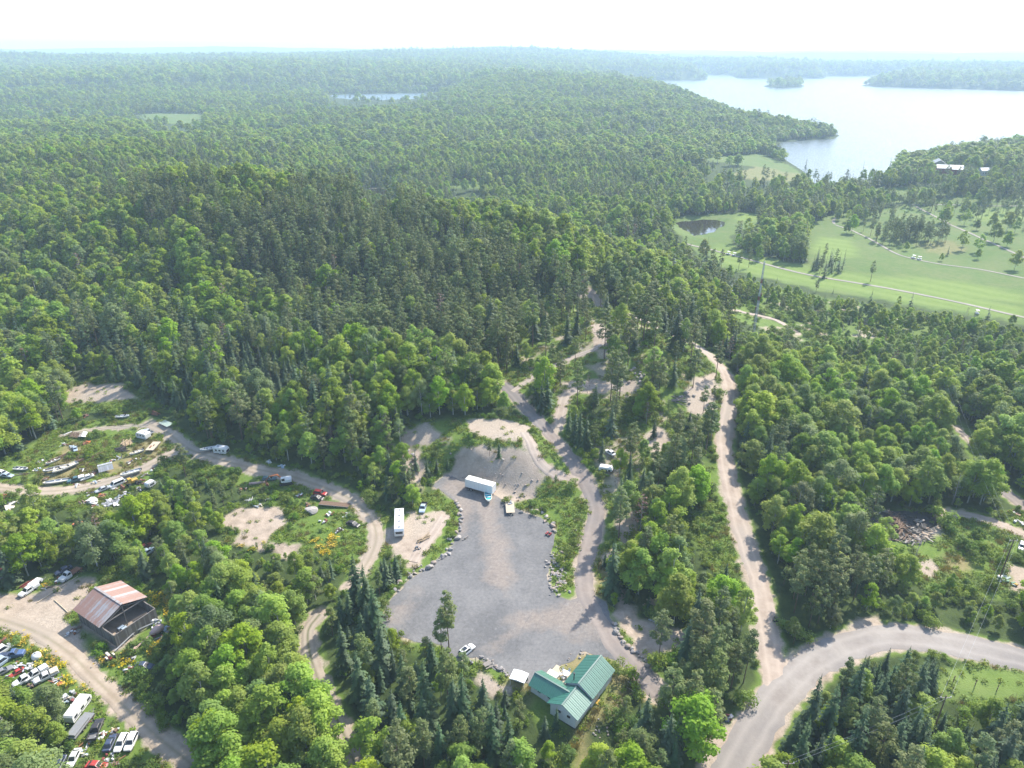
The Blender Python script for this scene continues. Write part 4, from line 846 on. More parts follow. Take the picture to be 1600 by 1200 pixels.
def car(label, px, py, to, col, kind='sedan', cat=None, group=None, bed=None, name=None, cover=None, wear=.35, s=1.0, load=None):
    k = CARS[kind]; v = put(px, py, 2.6); e = thing(name or {'sedan': 'parked_car', 'wagon': 'parked_car', 'suv': 'parked_car', 'van': 'parked_van', 'pickup': 'pickup_truck', 'truck': 'work_truck'}[kind], label, cat or {'van': 'van', 'pickup': 'pickup', 'truck': 'truck'}.get(kind, 'car'), v, heading((px, py), to), group)
    s *= .9; e.scale = (s, s, s); m = M(col, .35, wear); L = k['L']; hw = k['W']; h2 = L/2
    b = MB(); pk = kind in ('pickup', 'truck')
    st = [(-h2, hw*.86, .42, k['tail']-.12), (-h2+.12, hw*.96, .34, k['tail']), (-h2+.9, hw, .28, k['tail']+.02), (0, hw, .26, k['belt']), (h2-1.35, hw, .28, k['hood']+.04), (h2-.35, hw*.95, .34, k['hood']-.05), (h2-.05, hw*.84, .42, k['hood']-.2)]
    if pk:
        x0 = k['c'][0]; st = [(x0, hw, .34, k['belt'])]+[(0.3, hw, .3, k['belt'])]+st[4:]
    b.loft([rr_ring(*q) for q in st])
    body = b.build('body', m, e)
    c0, c1, t0, t1 = k['c']; cw = hw-.06; tw = hw-.24; z0 = k['belt']-.04; z1 = k['roof']
    cb = MB(); cb.loft([[(c0, -cw, z0), (c1, -cw, z0), (c1, cw, z0), (c0, cw, z0)], [(t0, -tw, z1-.06), (t1, -tw, z1-.06), (t1, tw, z1-.06), (t0, tw, z1-.06)], [(t0+.1, -tw+.12, z1), (t1-.15, -tw+.12, z1), (t1-.15, tw-.12, z1), (t0+.1, tw-.12, z1)]])
    cab = cb.build('cabin', m, e)
    def pane(nm, a, b_, c, d, off):
        P = [Vector(q) for q in (a, b_, c, d)]; ce = sum(P, Vector())/4; P = [ce+(q-ce)*.86+Vector(off) for q in P]; nrm = (P[1]-P[0]).cross(P[2]-P[0]).normalized()*.012
        g = MB(); g.loft([[q-nrm for q in P], [q+nrm for q in P]]); g.build(nm, GLASS, cab)
    zt = z1-.08
    pane('windscreen', (c1, -cw, z0+.05), (c1, cw, z0+.05), (t1, tw, zt), (t1, -tw, zt), (.02, 0, .012))
    pane('rear_window', (c0, -cw, z0+.05), (c0, cw, z0+.05), (t0, tw, zt), (t0, -tw, zt), (-.02, 0, .01))
    for sgn in (-1, 1):
        pane('side_window', (c0+.1, sgn*cw, z0+.05), (c1-.1, sgn*cw, z0+.05), (t1-.02, sgn*tw, zt), (t0+.02, sgn*tw, zt), (0, sgn*.02, .006))
    for sgn in (-1, 1):
        for q in (-1, 1): wheel(e, q*k['wb']-(.15 if kind == 'truck' and q < 0 else 0), sgn*(hw-.1), .33 if not pk else .38)
        MB().box((h2-.1, sgn*hw*.62, k['hood']-.26), (.1, .3, .14), bev=.03).build('headlight', LAMP, e)
        MB().box(((-h2+.02) if not pk else -h2+.05, sgn*hw*.74, k['tail']-.22), (.08, .22, .16), bev=.03).build('tail_light', TAIL, e)
    MB().box((h2-.02, 0, .46), (.14, hw*1.8, .18), bev=.04).build('bumper', STEEL, e)
    if pk:
        x0 = k['c'][0]-.04; bm_ = M(bed or col, .5, .3)
        if kind == 'pickup' or bed is None:
            MB().box(((x0-h2)/2, 0, .62), (x0+h2, hw*1.96, .08)).build('cargo_floor', STEEL, e)
            for sgn in (-1, 1): MB().box(((x0-h2)/2, sgn*(hw-.05), .86), (x0+h2-.02, .1, .42), bev=.03).build('cargo_side', bm_, e)
            MB().box((-h2+.05, 0, .86), (.09, hw*1.76, .4), bev=.03).build('tailgate', bm_, e)
        else:
            MB().box(((x0-h2)/2, 0, 1.0), (x0+h2, hw*2.1, .14)).build('deck', bm_, e)
            for q in range(3): MB().box((x0-.5-q*.9, 0, .75), (.12, hw*1.5, .36)).build('crossbeam', STEEL, e)
            MB().box((x0-.08, 0, 1.4), (.08, hw*1.9, .7)).build('headboard', bm_, e)
        if cover: MB().box(((x0-h2)/2, 0, 1.3), (x0+h2-.05, hw*1.9, .62), bev=.14).build('cargo_cap', M(cover, .45), e)
    return e
def heap(label, px, py, cols, n=12, w=2.6, h=.8, sz=(1.8, .9, .05), seed=1, name='scrap_heap', cat='scrap heap', part='sheet', group=None, tilt=.35):
    rg = random.Random(seed); v = put(px, py, w*.6); e = thing(name, label, cat, v, rg.uniform(0, 3), group); cache = {}
    for i in range(n):
        c = cols[i % len(cols)]; key = (c, i % 4)
        if key not in cache:
            q = MB(); d = (sz[0]*rg.uniform(.5, 1.2), sz[1]*rg.uniform(.5, 1.2), sz[2]*rg.uniform(.8, 1.6)); q.box((0,0,0), d, bev=min(d)*.15); cache[key] = (q.mesh(part, M(c, .6, .5)), d)
        r = w/2*math.sqrt(rg.random()); a = rg.uniform(0, 6.28); z = h*(1-r/(w/2))*rg.random()+.08
        o = link(part, cache[key][0], e, (r*math.cos(a), r*math.sin(a), z+.12), (rg.uniform(-tilt, tilt), rg.uniform(-tilt, tilt), rg.uniform(0, 3.14)))
    return e
def log_pile(label, px, py, to, n=18, L=3.5, w=2.5, col='brown', seed=1, rad_=.14, name='log_pile', part='log', cat='log pile', spread=.25):
    rg = random.Random(seed); v = put(px, py, w*.6); e = thing(name, label, cat, v, heading((px, py), to)); q = MB(); q.tube([(-L/2,0,0), (0,.02,.01), (L/2,0,0)], [rad_, rad_*.95, rad_*.8], 7); me = q.mesh(part, M(col, .95, .5), False)
    for i in range(n):
        lay = int(3*(i/n)**1.3); y = rg.uniform(-w/2, w/2)*(1-lay*.28)
        o = link(part, me, e, (rg.uniform(-.5, .5), y, rad_+lay*rad_*1.7), (0, rg.uniform(-.05, .05), rg.uniform(-spread, spread))); o.scale = (rg.uniform(.6, 1.15), 1, 1)
    return e
def boat(label, px, py, to, hull='white', inside='cream', L=5.2, W=1.9, trailer=True, name='motor_boat', shield=True, group=None):
    v = put(px, py, L*.5); e = thing(name, label, 'boat', v, heading((px, py), to), group); z0 = .55 if trailer else .02
    def ring(x, hw, kz, gz): return [(x, -hw, gz), (x, -hw*.82, (kz+gz)*.5-.05), (x, 0, kz), (x, hw*.82, (kz+gz)*.5-.05), (x, hw, gz)]
    st = [(-.5, .88, 0, .82), (-.3, .98, 0, .84), (0, 1, 0, .88), (.25, .88, .06, .94), (.42, .5, .22, 1.0), (.5, .06, .5, 1.04)]
    O = [[(p[0], p[1], p[2]+z0) for p in ring(s*L, w*W/2, k*1.0, g)] for s, w, k, g in st]
    q = MB(); k5 = 5; V = [p for r in O for p in r]; F = [(i*5+j, i*5+j+1, (i+1)*5+j+1, (i+1)*5+j) for i in range(5) for j in range(4)]+[(4,3,2,1,0)]
    q.add(V, F); hu = q.build('hull', M(hull, .35, .15), e)
    inn = MB(); Ii = [[(s*L*.93, -w*W/2*.80, g+z0-.42), (s*L*.93, w*W/2*.80, g+z0-.42)] for s, w, k, g in st[:5]]; V = [p for r in Ii for p in r]; inn.add(V, [(i*2, i*2+1, i*2+3, i*2+2) for i in range(4)])
    side = [[(p[0]*.93, p[1]*.80, p[2]-.42) for p in (r[0], r[4])] for r in O[:5]]; tops = [[(r[0][0]*.96, r[0][1]*.86, r[0][2]-.01), (r[4][0]*.96, r[4][1]*.86, r[4][2]-.01)] for r in O[:5]]
    for j in (0, 1):
        V = [p for i in range(5) for p in (side[i][j], tops[i][j])]; inn.add(V, [(i*2, i*2+1, i*2+3, i*2+2) for i in range(4)])
    inn.build('cockpit', M(inside, .6, .15), e)
    gun = MB(); V = []
    for r in O: V += [r[0], (r[0][0]*.96, r[0][1]*.84, r[0][2]+.02), (r[4][0]*.96, r[4][1]*.84, r[4][2]+.02), r[4]]
    F = [(i*4, i*4+1, (i+1)*4+1, (i+1)*4) for i in range(5)]+[(i*4+2, i*4+3, (i+1)*4+3, (i+1)*4+2) for i in range(5)]+[(16,17,18,19)]+[(17,21,22,18)]
    gun.add(V, F); gun.build('gunwale', M('white' if hull != 'white' else 'cream', .4, .1), e)
    for s in (-.2, .05): MB().box((s*L, 0, z0+.62), (.35, W*.72, .1), bev=.03).build('seat', M('white' if inside != 'white' else 'grey', .6), e)
    if shield:
        MB().box((.2*L, 0, z0+1.15), (.05, W*.7, .35), ry=-.5).build('windshield', GLASS, e)
    MB().box((-.53*L, 0, z0+.75), (.3, .35, .7), bev=.06).build('outboard_motor', M('black', .4), e)
    if trailer:
        for sgn in (-1, 1):
            MB().box((-.1*L, sgn*.5, .45), (L*.85, .08, .1)).build('trailer_rail', STEEL, e); wheel(e, -.15*L, sgn*.85, .3, .2)
        MB().tube([(.3*L, .5, .45), (.62*L, 0, .45), (.3*L, -.5, .45)], .05, 5).build('trailer_tongue', STEEL, e)
    return e
def camper(label, px, py, to, L=5.5, W=2.3, H=2.5, col='white', name='travel_trailer', vents=2, stripe='grey', cab=False, z0=.55, cat='camper'):
    v = put(px, py, L*.55); e = thing(name, label, cat, v, heading((px, py), to)); h = L/2
    q = MB(); pr = [(-h+.1, z0), (h-.35, z0), (h, z0+.5), (h-.05, H-.6), (h-.5, H-.05), (h-.8, H), (-h+.3, H), (-h, H-.3), (-h, z0+.2)]
    q.prism(pr, -W/2, W/2); q.build('body', M(col, .45, .15), e)
    MB().box((-.1, 0, H+.02), (L-1.3, W-.3, .06), bev=.02).build('roof', M(col, .6, .2), e)
    for i in range(vents): MB().box((-h+1.2+i*(L-2.4)/max(1, vents-1), .1, H+.12), (.55, .5, .16), bev=.04).build('roof_vent', M('grey', .5), e)
    for sgn in (-1, 1):
        MB().box((0, sgn*(W/2+.008), z0+.45), (L*.9, .012, .16)).build('stripe', M(stripe, .5), e)
        for i in range(3): MB().box((-h+1.0+i*(L-2.0)/2, sgn*(W/2+.01), H-.85), (L*.16, .03, .55), bev=.01).build('window', GLASS, e)
    MB().box((h-.03, 0, H-1.1), (.1, W*.75, .7), ry=-.05).build('windscreen' if cab else 'front_window', GLASS, e)
    for sgn in (-1, 1):
        if cab:
            wheel(e, h-1.3, sgn*(W/2-.16), .44, .28); wheel(e, -h+2.6, sgn*(W/2-.16), .44, .3)
            MB().box((h+.02, sgn*W*.33, z0+.25), (.08, .25, .18), bev=.03).build('headlight', LAMP, e)
        else: wheel(e, -.2, sgn*(W/2-.12), .34, .22)
    if not cab: MB().tube([(h-.2, .5, z0-.05), (h+1.1, 0, z0-.1), (h-.2, -.5, z0-.05)], .05, 5).build('hitch', STEEL, e)
    else: MB().box((h+.02, 0, z0+.05), (.16, W*.9, .2), bev=.04).build('bumper', STEEL, e)
    return e
def flat_trailer(label, px, py, to, L=5.5, W=2.1, col='palewood', z0=.75, planks=8, load=None, name='flatbed_trailer', wheels=2):
    v = put(px, py, L*.5); e = thing(name, label, 'trailer', v, heading((px, py), to)); pw = W/planks; me = MB().box((0,0,0), (L, pw-.02, .06)).mesh('plank', M(col, .85, .3))
    for i in range(planks): link('plank', me, e, (0, -W/2+pw*(i+.5), z0+.01*((i*7) % 3)))
    for sgn in (-1, 1):
        MB().box((0, sgn*(W/2+.04), z0-.06), (L, .07, .16)).build('side_rail', STEEL, e)
        for i in range(wheels): wheel(e, -.6+i*.8, sgn*(W/2-.1), .32, .2)
    for i in range(4): MB().box((-L/2+.4+i*(L-.8)/3, 0, z0-.12), (.08, W, .12)).build('crossbeam', STEEL, e)
    MB().tube([(L/2, .6, z0-.12), (L/2+1.3, 0, z0-.2), (L/2, -.6, z0-.12)], .06, 5).build('tongue', STEEL, e)
    if load:
        for i, (x, y, dx, dy, dz, c) in enumerate(load): MB().box((x, y, z0+.05+dz/2), (dx, dy, dz), bev=.05, rz=.2*i).build('load_piece', M(c, .6, .4), e)
    return e
def rock_mesh(seed):
    bm = bmesh.new(); bmesh.ops.create_icosphere(bm, subdivisions=2, radius=.5); rg = np.random.default_rng(seed)
    pl = rg.normal(0, 1, (9, 3)); pl /= np.linalg.norm(pl, axis=1)[:,None]; od = rg.uniform(.30, .46, 9)
    for v in bm.verts:
        c = np.array(v.co)
        for n_, d_ in zip(pl, od):
            t_ = c@n_-d_
            if t_ > 0: c = c-n_*t_*.92
        c = c*np.array([1.15, .95, .78])+rg.normal(0, .012, 3); v.co = c
    me = bpy.data.meshes.new('boulder'); bm.to_mesh(me); bm.free(); return me
ROCKM = []
for i, c in enumerate([(.34,.31,.28), (.27,.25,.24), (.42,.38,.34), (.36,.29,.24)]):
    pm = paint('rock_%d' % i, c, .95, 0, .5, 3.0, .2, (.12,.11,.10))
    for s_ in range(2):
        me = rock_mesh(50+i*2+s_); me.materials.append(pm); ROCKM.append(me)
def rock(x, y, s, label, group, rg, sink=.2):
    o = link('boulder', ROCKM[rg.randrange(8)], None, (x, y, float(height(x, y)[0])+s*.25), (rg.uniform(-.3, .3), rg.uniform(-.3, .3), rg.uniform(0, 6.28)))
    o.scale = (s*rg.uniform(.85, 1.25), s*rg.uniform(.8, 1.1), s*rg.uniform(.7, 1.05)); return tag(o, label, 'boulder', group)
def rock_row(pts, n, smin, smax, label, group, seed, wide=.5, keep=.6):
    rg = random.Random(seed); L = smooth_line(wpoly(pts), .5)
    for i in range(n):
        p = L[min(len(L)-1, int((i+rg.uniform(.1, .9))/n*len(L)))]; s = rg.uniform(smin, smax)*(1.3 if rg.random() < .15 else 1); rock(p[0]+rg.gauss(0, wide), p[1]+rg.gauss(0, wide), s, label, group, rg)
    for p in L[::6]: KEEP_OUT.append((p[0], p[1], keep))
# ------------------------------------------------------------------ the green-roofed house
def metal_roof(name, base):
    m, nt, out = nodes_of(name); t = NT(nt); b = t.n('ShaderNodeBsdfPrincipled', i_Roughness=.45, i_Metallic=.0); b.inputs['Specular IOR Level'].default_value = 1.0; t.l(b.outputs[0], out.inputs[0])
    tc = t.n('ShaderNodeTexCoord').outputs['Object']; c = t.mix(t.ramp(t.noise(tc, .8, 4), [(.3,(0,0,0)),(.7,(1,1,1))]), base, tuple(v*.8 for v in base)); t.l(c, b.inputs['Base Color'])
    b.inputs['Coat Weight'].default_value = .8; b.inputs['Coat Roughness'].default_value = .42
    return m
GREENROOF = metal_roof('green_metal_roof', (.012,.125,.072)); GREENTRIM = metal_roof('green_roof_trim', (.009,.08,.05)); SIDING = paint('white_siding', (.68,.69,.70), .6, 0, .12, .8); SKIRT = paint('dark_skirting', (.035,.035,.04), .8)
ha = math.radians(53.5); hz = float(height(13.4, 103.3)[0])
hu, hv = (math.cos(ha), math.sin(ha)), (math.sin(ha), -math.cos(ha))
house = thing('house', 'white single-storey house with green metal roof below the gravel lot', 'house', (13.4, 103.35, 0), ha)
for u in range(-6, 11, 3):
    for v in (-8, -5, -2, 1): KEEP_OUT.append((13.4+hu[0]*u+hv[0]*v, 103.35+hu[1]*u+hv[1]*v, 2.3))
# local x runs along the main ridge, local y is -v
GZ = min(float(height(13.4+hu[0]*u+hv[0]*v, 103.35+hu[1]*u+hv[1]*v)[0]) for u in (-6, 0, 9) for v in (-3, 3))-.05
def wall_box(nm, x0, x1, y0, y1, zt):
    MB().box(((x0+x1)/2, (y0+y1)/2, (GZ+.55+zt)/2), (x1-x0, y1-y0, zt-GZ-.55)).build('wall', SIDING, house)
    MB().box(((x0+x1)/2, (y0+y1)/2, GZ+.2), (x1-x0-.06, y1-y0-.06, .72)).build('skirting', SKIRT, house)
def rib_mesh(L): return MB().box((0, 0, 0), (.05, L, .045)).mesh('roof_rib', GREENROOF)
def slope(x0, x1, yr, zr, ye, ze, along='x', over=.12, nm='roof_panel', ribs=True, poly=None):
    """one roof plane from the ridge (yr, zr) down to the eave (ye, ze) built of sheet panels"""
    L = math.hypot(ye-yr, ze-zr); n_ = max(2, int(round((x1-x0)/.92))); w = (x1-x0)/n_; sg = 1 if ye > yr else -1
    dn = Vector((0, (ye-yr)/L, (ze-zr)/L)); nr = Vector((0, -(ze-zr)/L*1, abs(ye-yr)/L)); nr = Vector((0, sg*(zr-ze)/L, abs(ye-yr)/L))
    key = ('panel', round(w, 3), round(L, 3), sg, along)
    q = MB(); P = [(0, 0), (.05, .045), (.10, 0), (w*.5-.03, 0), (w*.5, .025), (w*.5+.03, 0), (w, 0)]
    top = [[Vector((p[0], 0, 0))+nr*(p[1]+.03)+dn*s for p in P] for s in (-.0, L+.15)]; bot = [[Vector((p[0], 0, 0))+nr*(p[1])+dn*s for p in P] for s in (-.0, L+.15)]
    for A_, B_, fl in ((top[0], top[1], 0), (bot[0], bot[1], 1)):
        k = len(P); q.add(A_+B_, [(i, i+1, k+i+1, k+i) for i in range(k-1)])
    me = q.mesh('roof_panel', GREENROOF)
    for i in range(n_):
        if along == 'x': o = link('roof_panel', me, house, (x0+i*w, yr, zr))
        else: o = link('roof_panel', me, house, (yr, x0+i*w, zr), (0, 0, math.pi/2))
    return n_
Hgab = []
def gable(x, y0, y1, ze, yr, zr, th=.12, axis='x'):
    q = MB(); q.prism([(y0, ze-.02), (y1, ze-.02), (yr, zr-.08)], x-th/2, x+th/2, 'x'); q.build('gable_wall', SIDING, house)
# upper wing  (x 0..8.9)
wall_box('w', .15, 8.75, -3.0, 3.0, 2.55); slope(-.1, 9.1, 0, 4.55, 3.35, 2.5); slope(-.1, 9.1, 0, 4.55, -3.35, 2.5)
gable(.22, -3.0, 3.0, 2.55, 0, 4.5); gable(8.68, -3.0, 3.0, 2.55, 0, 4.5)
MB().box((4.5, 0, 4.62), (9.3, .36, .06), bev=.02).build('ridge_cap', GREENTRIM, house)
# lower wing (x -5.7..0)
wall_box('w', -5.55, .1, -2.85, 3.0, 2.1); slope(-5.9, -.12, .15, 3.85, -3.35, 2.05); slope(-5.9, -.12, .15, 3.85, 3.6, 1.95)
gable(-5.5, -2.85, 3.0, 2.1, .15, 3.78); MB().box((-3, .15, 3.92), (5.9, .36, .06), bev=.02).build('ridge_cap', GREENTRIM, house)
# side wing: ridge runs along local y from 0.6 to 9
MB().box((-2.1, 5.95, (GZ+.55+2.1)/2), (3.7, 5.9, 2.1-GZ-.55)).build('wall', SIDING, house); MB().box((-2.1, 5.95, GZ+.2), (3.64, 5.84, .72)).build('skirting', SKIRT, house)
# panels of the side wing: rotate so that 'along' is local y
slope(.8, 9.2, -2.1, 3.5, -2.1+2.3, 2.05, 'y'); slope(.8, 9.2, -2.1, 3.5, -2.1-2.3, 2.05, 'y')
q = MB(); q.prism([(-3.95, 2.08), (-.25, 2.08), (-2.1, 3.42)], 8.75, 8.87, 'y'); q.build('gable_wall', SIDING, house)
MB().box((-2.1, 5.0, 3.57), (.36, 8.5, .06), bev=.02).build('ridge_cap', GREENTRIM, house)
WIN = paint('window_frame', (.7,.7,.7), .5)
def window(x, y, z, w, h, ax):
    d = (w, .08, h) if ax == 'y' else (.08, w, h); f = MB().box((x, y, z), d, bev=.01).build('window', WIN, house)
    d2 = (w-.16, .10, h-.16) if ax == 'y' else (.10, w-.16, h-.16); MB().box((x, y, z), d2).build('pane', GLASS, f)
for x, w in ((1.2, 1.1), (3.6, 1.4), (6.6, 1.5)): window(x, -3.02, 1.55, w, 1.0, 'y')
for x, w in ((-4.6, .9), (-2.6, 1.2), (-.9, .9)): window(x, -2.87, 1.35, w, .85, 'y')
for y in (-1.3, .9): window(-5.57, y, 1.35, .9, .8, 'x')
for y in (4.4, 6.8): window(-3.97, y, 1.3, .9, .8, 'x')
for y in (-1.2, 1.3): window(8.77, y, 1.6, 1.0, .9, 'x')
dr = MB().box((2.35, -3.03, 1.05), (.95, .08, 2.0), bev=.01).build('door', M('cream', .5), house); MB().box((2.7, -3.09, 1.0), (.1, .05, .1), bev=.02).build('handle', CHROME, dr)
ch = MB().tube([(1.0, 1.7, 3.4), (1.0, 1.7, 5.3)], .13, 8).build('chimney', M('black', .6), house); MB().tube([(1.0, 1.7, 5.3), (1.0, 1.7, 5.42)], .22, 8).build('cap', M('black', .6), ch)
for i in range(4): MB().box((2.35, -3.35-.3*i, .15-.22*i+GZ+.75), (1.2, .3, .1)).build('step', M('yellow', .8, .4), house)
MB().box((2.35, -3.3, GZ+.95), (1.3, .5, .1)).build('landing', M('yellow', .8, .4), house)
for y0, y1, zz in ((3.05, 3.35, 2.45),):
    pass
# deck behind the house with its furniture
dk = thing('deck', 'pale wooden deck in the inner corner of the green-roofed house', 'deck', (13.4, 103.35, 0), ha); dz = .35
me = MB().box((0,0,0), (4.4, .19, .05)).mesh('plank', M('palewood', .85, .25))
for i in range(24): link('plank', me, dk, (2.55, 3.35+i*.21, dz))
for x in (.6, 2.5, 4.5):
    for y in (3.6, 8.0): MB().box((x, y, (dz+GZ)/2-.05), (.14, .14, dz-GZ+.05)).build('post', M('wood', .9), dk)
def hl(x, y, z=0): return Vector((13.4+hu[0]*x-hv[0]*y, 103.35+hu[1]*x-hv[1]*y, z))
tb = thing('patio_table', 'round white patio table on the house deck', 'table', hl(3.4, 5.0, dz+.03), ha)
q = MB(); q.loft([[(math.cos(i*.5236)*.75, math.sin(i*.5236)*.75, z) for i in range(12)] for z in (.70, .74)]); q.build('table_top', M('white', .5), tb); MB().tube([(0,0,0), (0,0,.7)], .06, 6).build('pedestal', M('grey', .5), tb)
for i in range(6):
    a = i*math.pi/3; p = hl(3.4+1.15*math.cos(a), 5.0+1.15*math.sin(a), dz+.03); c_ = thing('patio_chair', 'white plastic chair around the round patio table on the deck', 'chair', p, ha-a+math.pi if False else 0, 'patio chairs')
    c_.rotation_euler = (0, 0, math.atan2(hl(3.4, 5.0).y-p.y, hl(3.4, 5.0).x-p.x))
    MB().box((0, 0, .43), (.5, .5, .05), bev=.015).build('seat', M('white', .5), c_); MB().box((-.24, 0, .72), (.05, .5, .5), bev=.015).build('backrest', M('white', .5), c_)
    for sx in (-.2, .2):
        for sy in (-.2, .2): MB().box((sx, sy, .2), (.05, .05, .42)).build('leg', M('white', .5), c_)
sw = thing('storage_box', 'flat white storage box on the deck beside the patio table', 'box', hl(1.6, 7.2, dz+.03), ha); MB().box((0,0,.3), (1.7, 2.4, .6), bev=.05).build('body', M('white', .5), sw); MB().box((0,0,.63), (1.8, 2.5, .08), bev=.03).build('lid', M('cream', .5), sw)
# white shelter
sv = put(811, 1066, 2.4); sh = thing('shelter', 'small open shelter with flat white roof left of the house', 'shelter', sv, math.radians(-22)); sh.scale = (.85,.85,.85)
q = MB(); q.prism([(-2.0, 2.0), (2.0, 2.0), (2.0, 2.12), (0, 2.35), (-2.0, 2.12)], -1.6, 1.6, 'y'); q.build('roof', M('white', .5, .15), sh)
for x in (-1.8, 1.8):
    for y in (-1.4, 1.4): MB().box((x, y, .95), (.1, .1, 2.1)).build('post', M('white', .5), sh)
MB().box((0, 1.42, 1.0), (3.5, .06, 1.9)).build('back_wall', M('white', .6), sh); MB().box((-.4, .2, .5), (1.8, .9, 1.0), bev=.1).build('stored_crate', M('grey', .6), sh)
# ------------------------------------------------------------------ the barn with rusty sheet roof and open pen
ba = math.atan2(-.531, .848); bz = float(height(-95, 129)[0]); barn = thing('barn', 'grey wooden barn with rusty sheet-metal roof and open pen', 'barn', (-90.54, 126.99, bz), ba)
for u in (-10, -7, -4, -1, 2, 4):
    for v in (-4, 0, 4): KEEP_OUT.append((-90.54+.848*u+.531*v, 126.99-.531*u+.848*v, 2.9))
def rusty(name, rustamt, base):
    m, nt, out = nodes_of(name); t = NT(nt); b = t.n('ShaderNodeBsdfPrincipled', i_Roughness=.6, i_Metallic=.15); t.l(b.outputs[0], out.inputs[0])
    tc = t.n('ShaderNodeTexCoord').outputs['Object']; mp = t.n('ShaderNodeMapping'); mp.inputs['Scale'].default_value = (1.6, .35, .6); t.l(tc, mp.inputs[0])
    f = t.ramp(t.noise(mp.outputs[0], 1.1, 6, .7), [(max(.02, .62-rustamt*.5), (0,0,0)), (min(.98, .80-rustamt*.45), (1,1,1))])
    rc = t.mix(t.noise(tc, 3, 4), (.30,.185,.145), (.21,.12,.09)); t.l(t.mix(f, base, rc), b.inputs['Base Color']); return m
RS = [rusty('rusty_sheet_%d' % i, a, b) for i, (a, b) in enumerate(((.82, (.27,.20,.17)), (.42, (.29,.30,.31)), (.62, (.28,.25,.24)), (.32, (.31,.30,.29))))]
OW = paint('barn_board', (.19,.185,.18), .9, 0, .5, 1.2); OW2 = paint('barn_board_dark', (.11,.105,.10), .9, 0, .5, 1.2)
Lr, ev, rg_, ZR = 11.0, 5.7, 6.4, 4.2
Ls = math.hypot(ev, rg_-ZR); n_ = 12; w = Lr/n_
for sg in (-1, 1):
    dn = Vector((0, sg*ev/Ls, -(rg_-ZR)/Ls)); nr = Vector((0, sg*(rg_-ZR)/Ls, ev/Ls))
    order = [0,2,0,3,0,0,0,3,2,0,0,2] if sg > 0 else [2,0,2,0,2,1,2,1,1,2,1,3]
    ms = {}
    for i in range(n_):
        k = order[i]
        if k not in ms:
            q = MB(); np_ = 9; prof = [(j*w*1.02/(np_-1), .03*(j % 2)) for j in range(np_)]
            A_ = [Vector((p[0], 0, 0))+nr*p[1] for p in prof]; B_ = [a+dn*(Ls+.25) for a in A_]; q.add(A_+B_, [(j, j+1, np_+j+1, np_+j) for j in range(np_-1)])
            A2 = [a-nr*.02 for a in A_]; B2 = [a-nr*.02 for a in B_]; q.add(A2+B2, [(j, j+1, np_+j+1, np_+j) for j in range(np_-1)]); ms[k] = q.mesh('roof_sheet', RS[k])
        link('roof_sheet', ms[k], barn, (-Lr+i*w, 0, rg_+.012*(i % 2)))
MB().box((-Lr/2, 0, rg_+.06), (Lr+.1, .55, .07), bev=.02).build('ridge_cap', RS[3], barn)
def boards(nm, a, b, z0, ztop, seed, gap=.0, wdt=.28, mats=(OW, OW2)):
    """a wall of upright boards between two corners, each board its own piece"""
    rg = random.Random(seed); a = Vector(a); b = Vector(b); L = (b-a).length; k = int(L/wdt); d = (b-a)/L; an = math.atan2(d.y, d.x)
    fr = MB(); p0 = a.lerp(b, .5); fr.box((p0.x, p0.y, z0+(ztop if not callable(ztop) else ztop(0))/2-.3), (L-.02, .04, max(.3, (ztop if not callable(ztop) else ztop(.5))-.9)), rz=an)
    wl_ = fr.build(nm, OW2, barn); cache = {}
    for i in range(k):
        s = (i+.5)/k; h_ = (ztop(s) if callable(ztop) else ztop)-rg.uniform(0, .12); p = a+d*(L*s); hk = round(h_*4)/4; mk = rg.randrange(2); key = (hk, mk)
        if key not in cache: cache[key] = MB().box((0, 0, hk/2), (wdt-.025, .05, hk)).mesh('board', mats[mk])
        nrm = Vector((-d.y, d.x, 0)); 
        for sd_ in (-1, 1): link('board', cache[key], wl_, p+nrm*(.05*sd_+rg.uniform(-.008, .008))+Vector((0, 0, z0)), (0, 0, an))
bw = 5.2
boards('side_wall', (-Lr+.2, -bw, 0), (-.15, -bw, 0), 0, 4.15, 1); boards('side_wall', (-Lr+.2, bw, 0), (-.15, bw, 0), 0, 4.15, 2)
boards('back_wall', (-Lr+.2, -bw, 0), (-Lr+.2, bw, 0), 0, lambda s: 4.15+2.0*(1-abs(2*s-1)), 3)
for y in (-bw, 0, bw): MB().box((-.2, y, 3.0 if y == 0 else 2.1), (.2, .2, 6.0 if y == 0 else 4.2)).build('corner_post', OW2, barn)
MB().box((-.15, 0, 4.1), (.15, 2*bw, .22)).build('tie_beam', OW, barn)
for y in (-2.6, 2.6): MB().box((-.15, y, 4.75), (.12, 5.6, .16), rx=-.37*np.sign(y)).build('rafter', OW, barn)
boards('pen_wall', (-.05, -bw, 0), (4.3, -bw, 0), 0, 3.4, 4); boards('pen_wall', (-.05, bw-.3, 0), (4.3, bw-.3, 0), 0, 3.4, 5); boards('pen_wall', (4.3, -bw, 0), (4.3, bw-.3, 0), 0, 3.4, 6)
for a, b in (((-.05, -bw), (4.3, -bw)), ((4.3, -bw), (4.3, bw-.3)), ((-.05, bw-.3), (4.3, bw-.3))):
    p0 = Vector((*a, 3.45)); p1 = Vector((*b, 3.45)); d = p1-p0; MB().box((p0+p1)/2, (d.length+.1, .16, .1), rz=math.atan2(d.y, d.x)).build('wall_plate', M('oldwood', .9), barn)
for i, x in enumerate((1.4, 3.0)): MB().box((x, -bw-1.0+.2*i, .25), (1.6, .16, .1), rz=.3).build('loose_board', M('oldwood', .9), barn)
def bl(u, v): return (-90.54+.848*u+.531*v, 126.99-.531*u+.848*v)
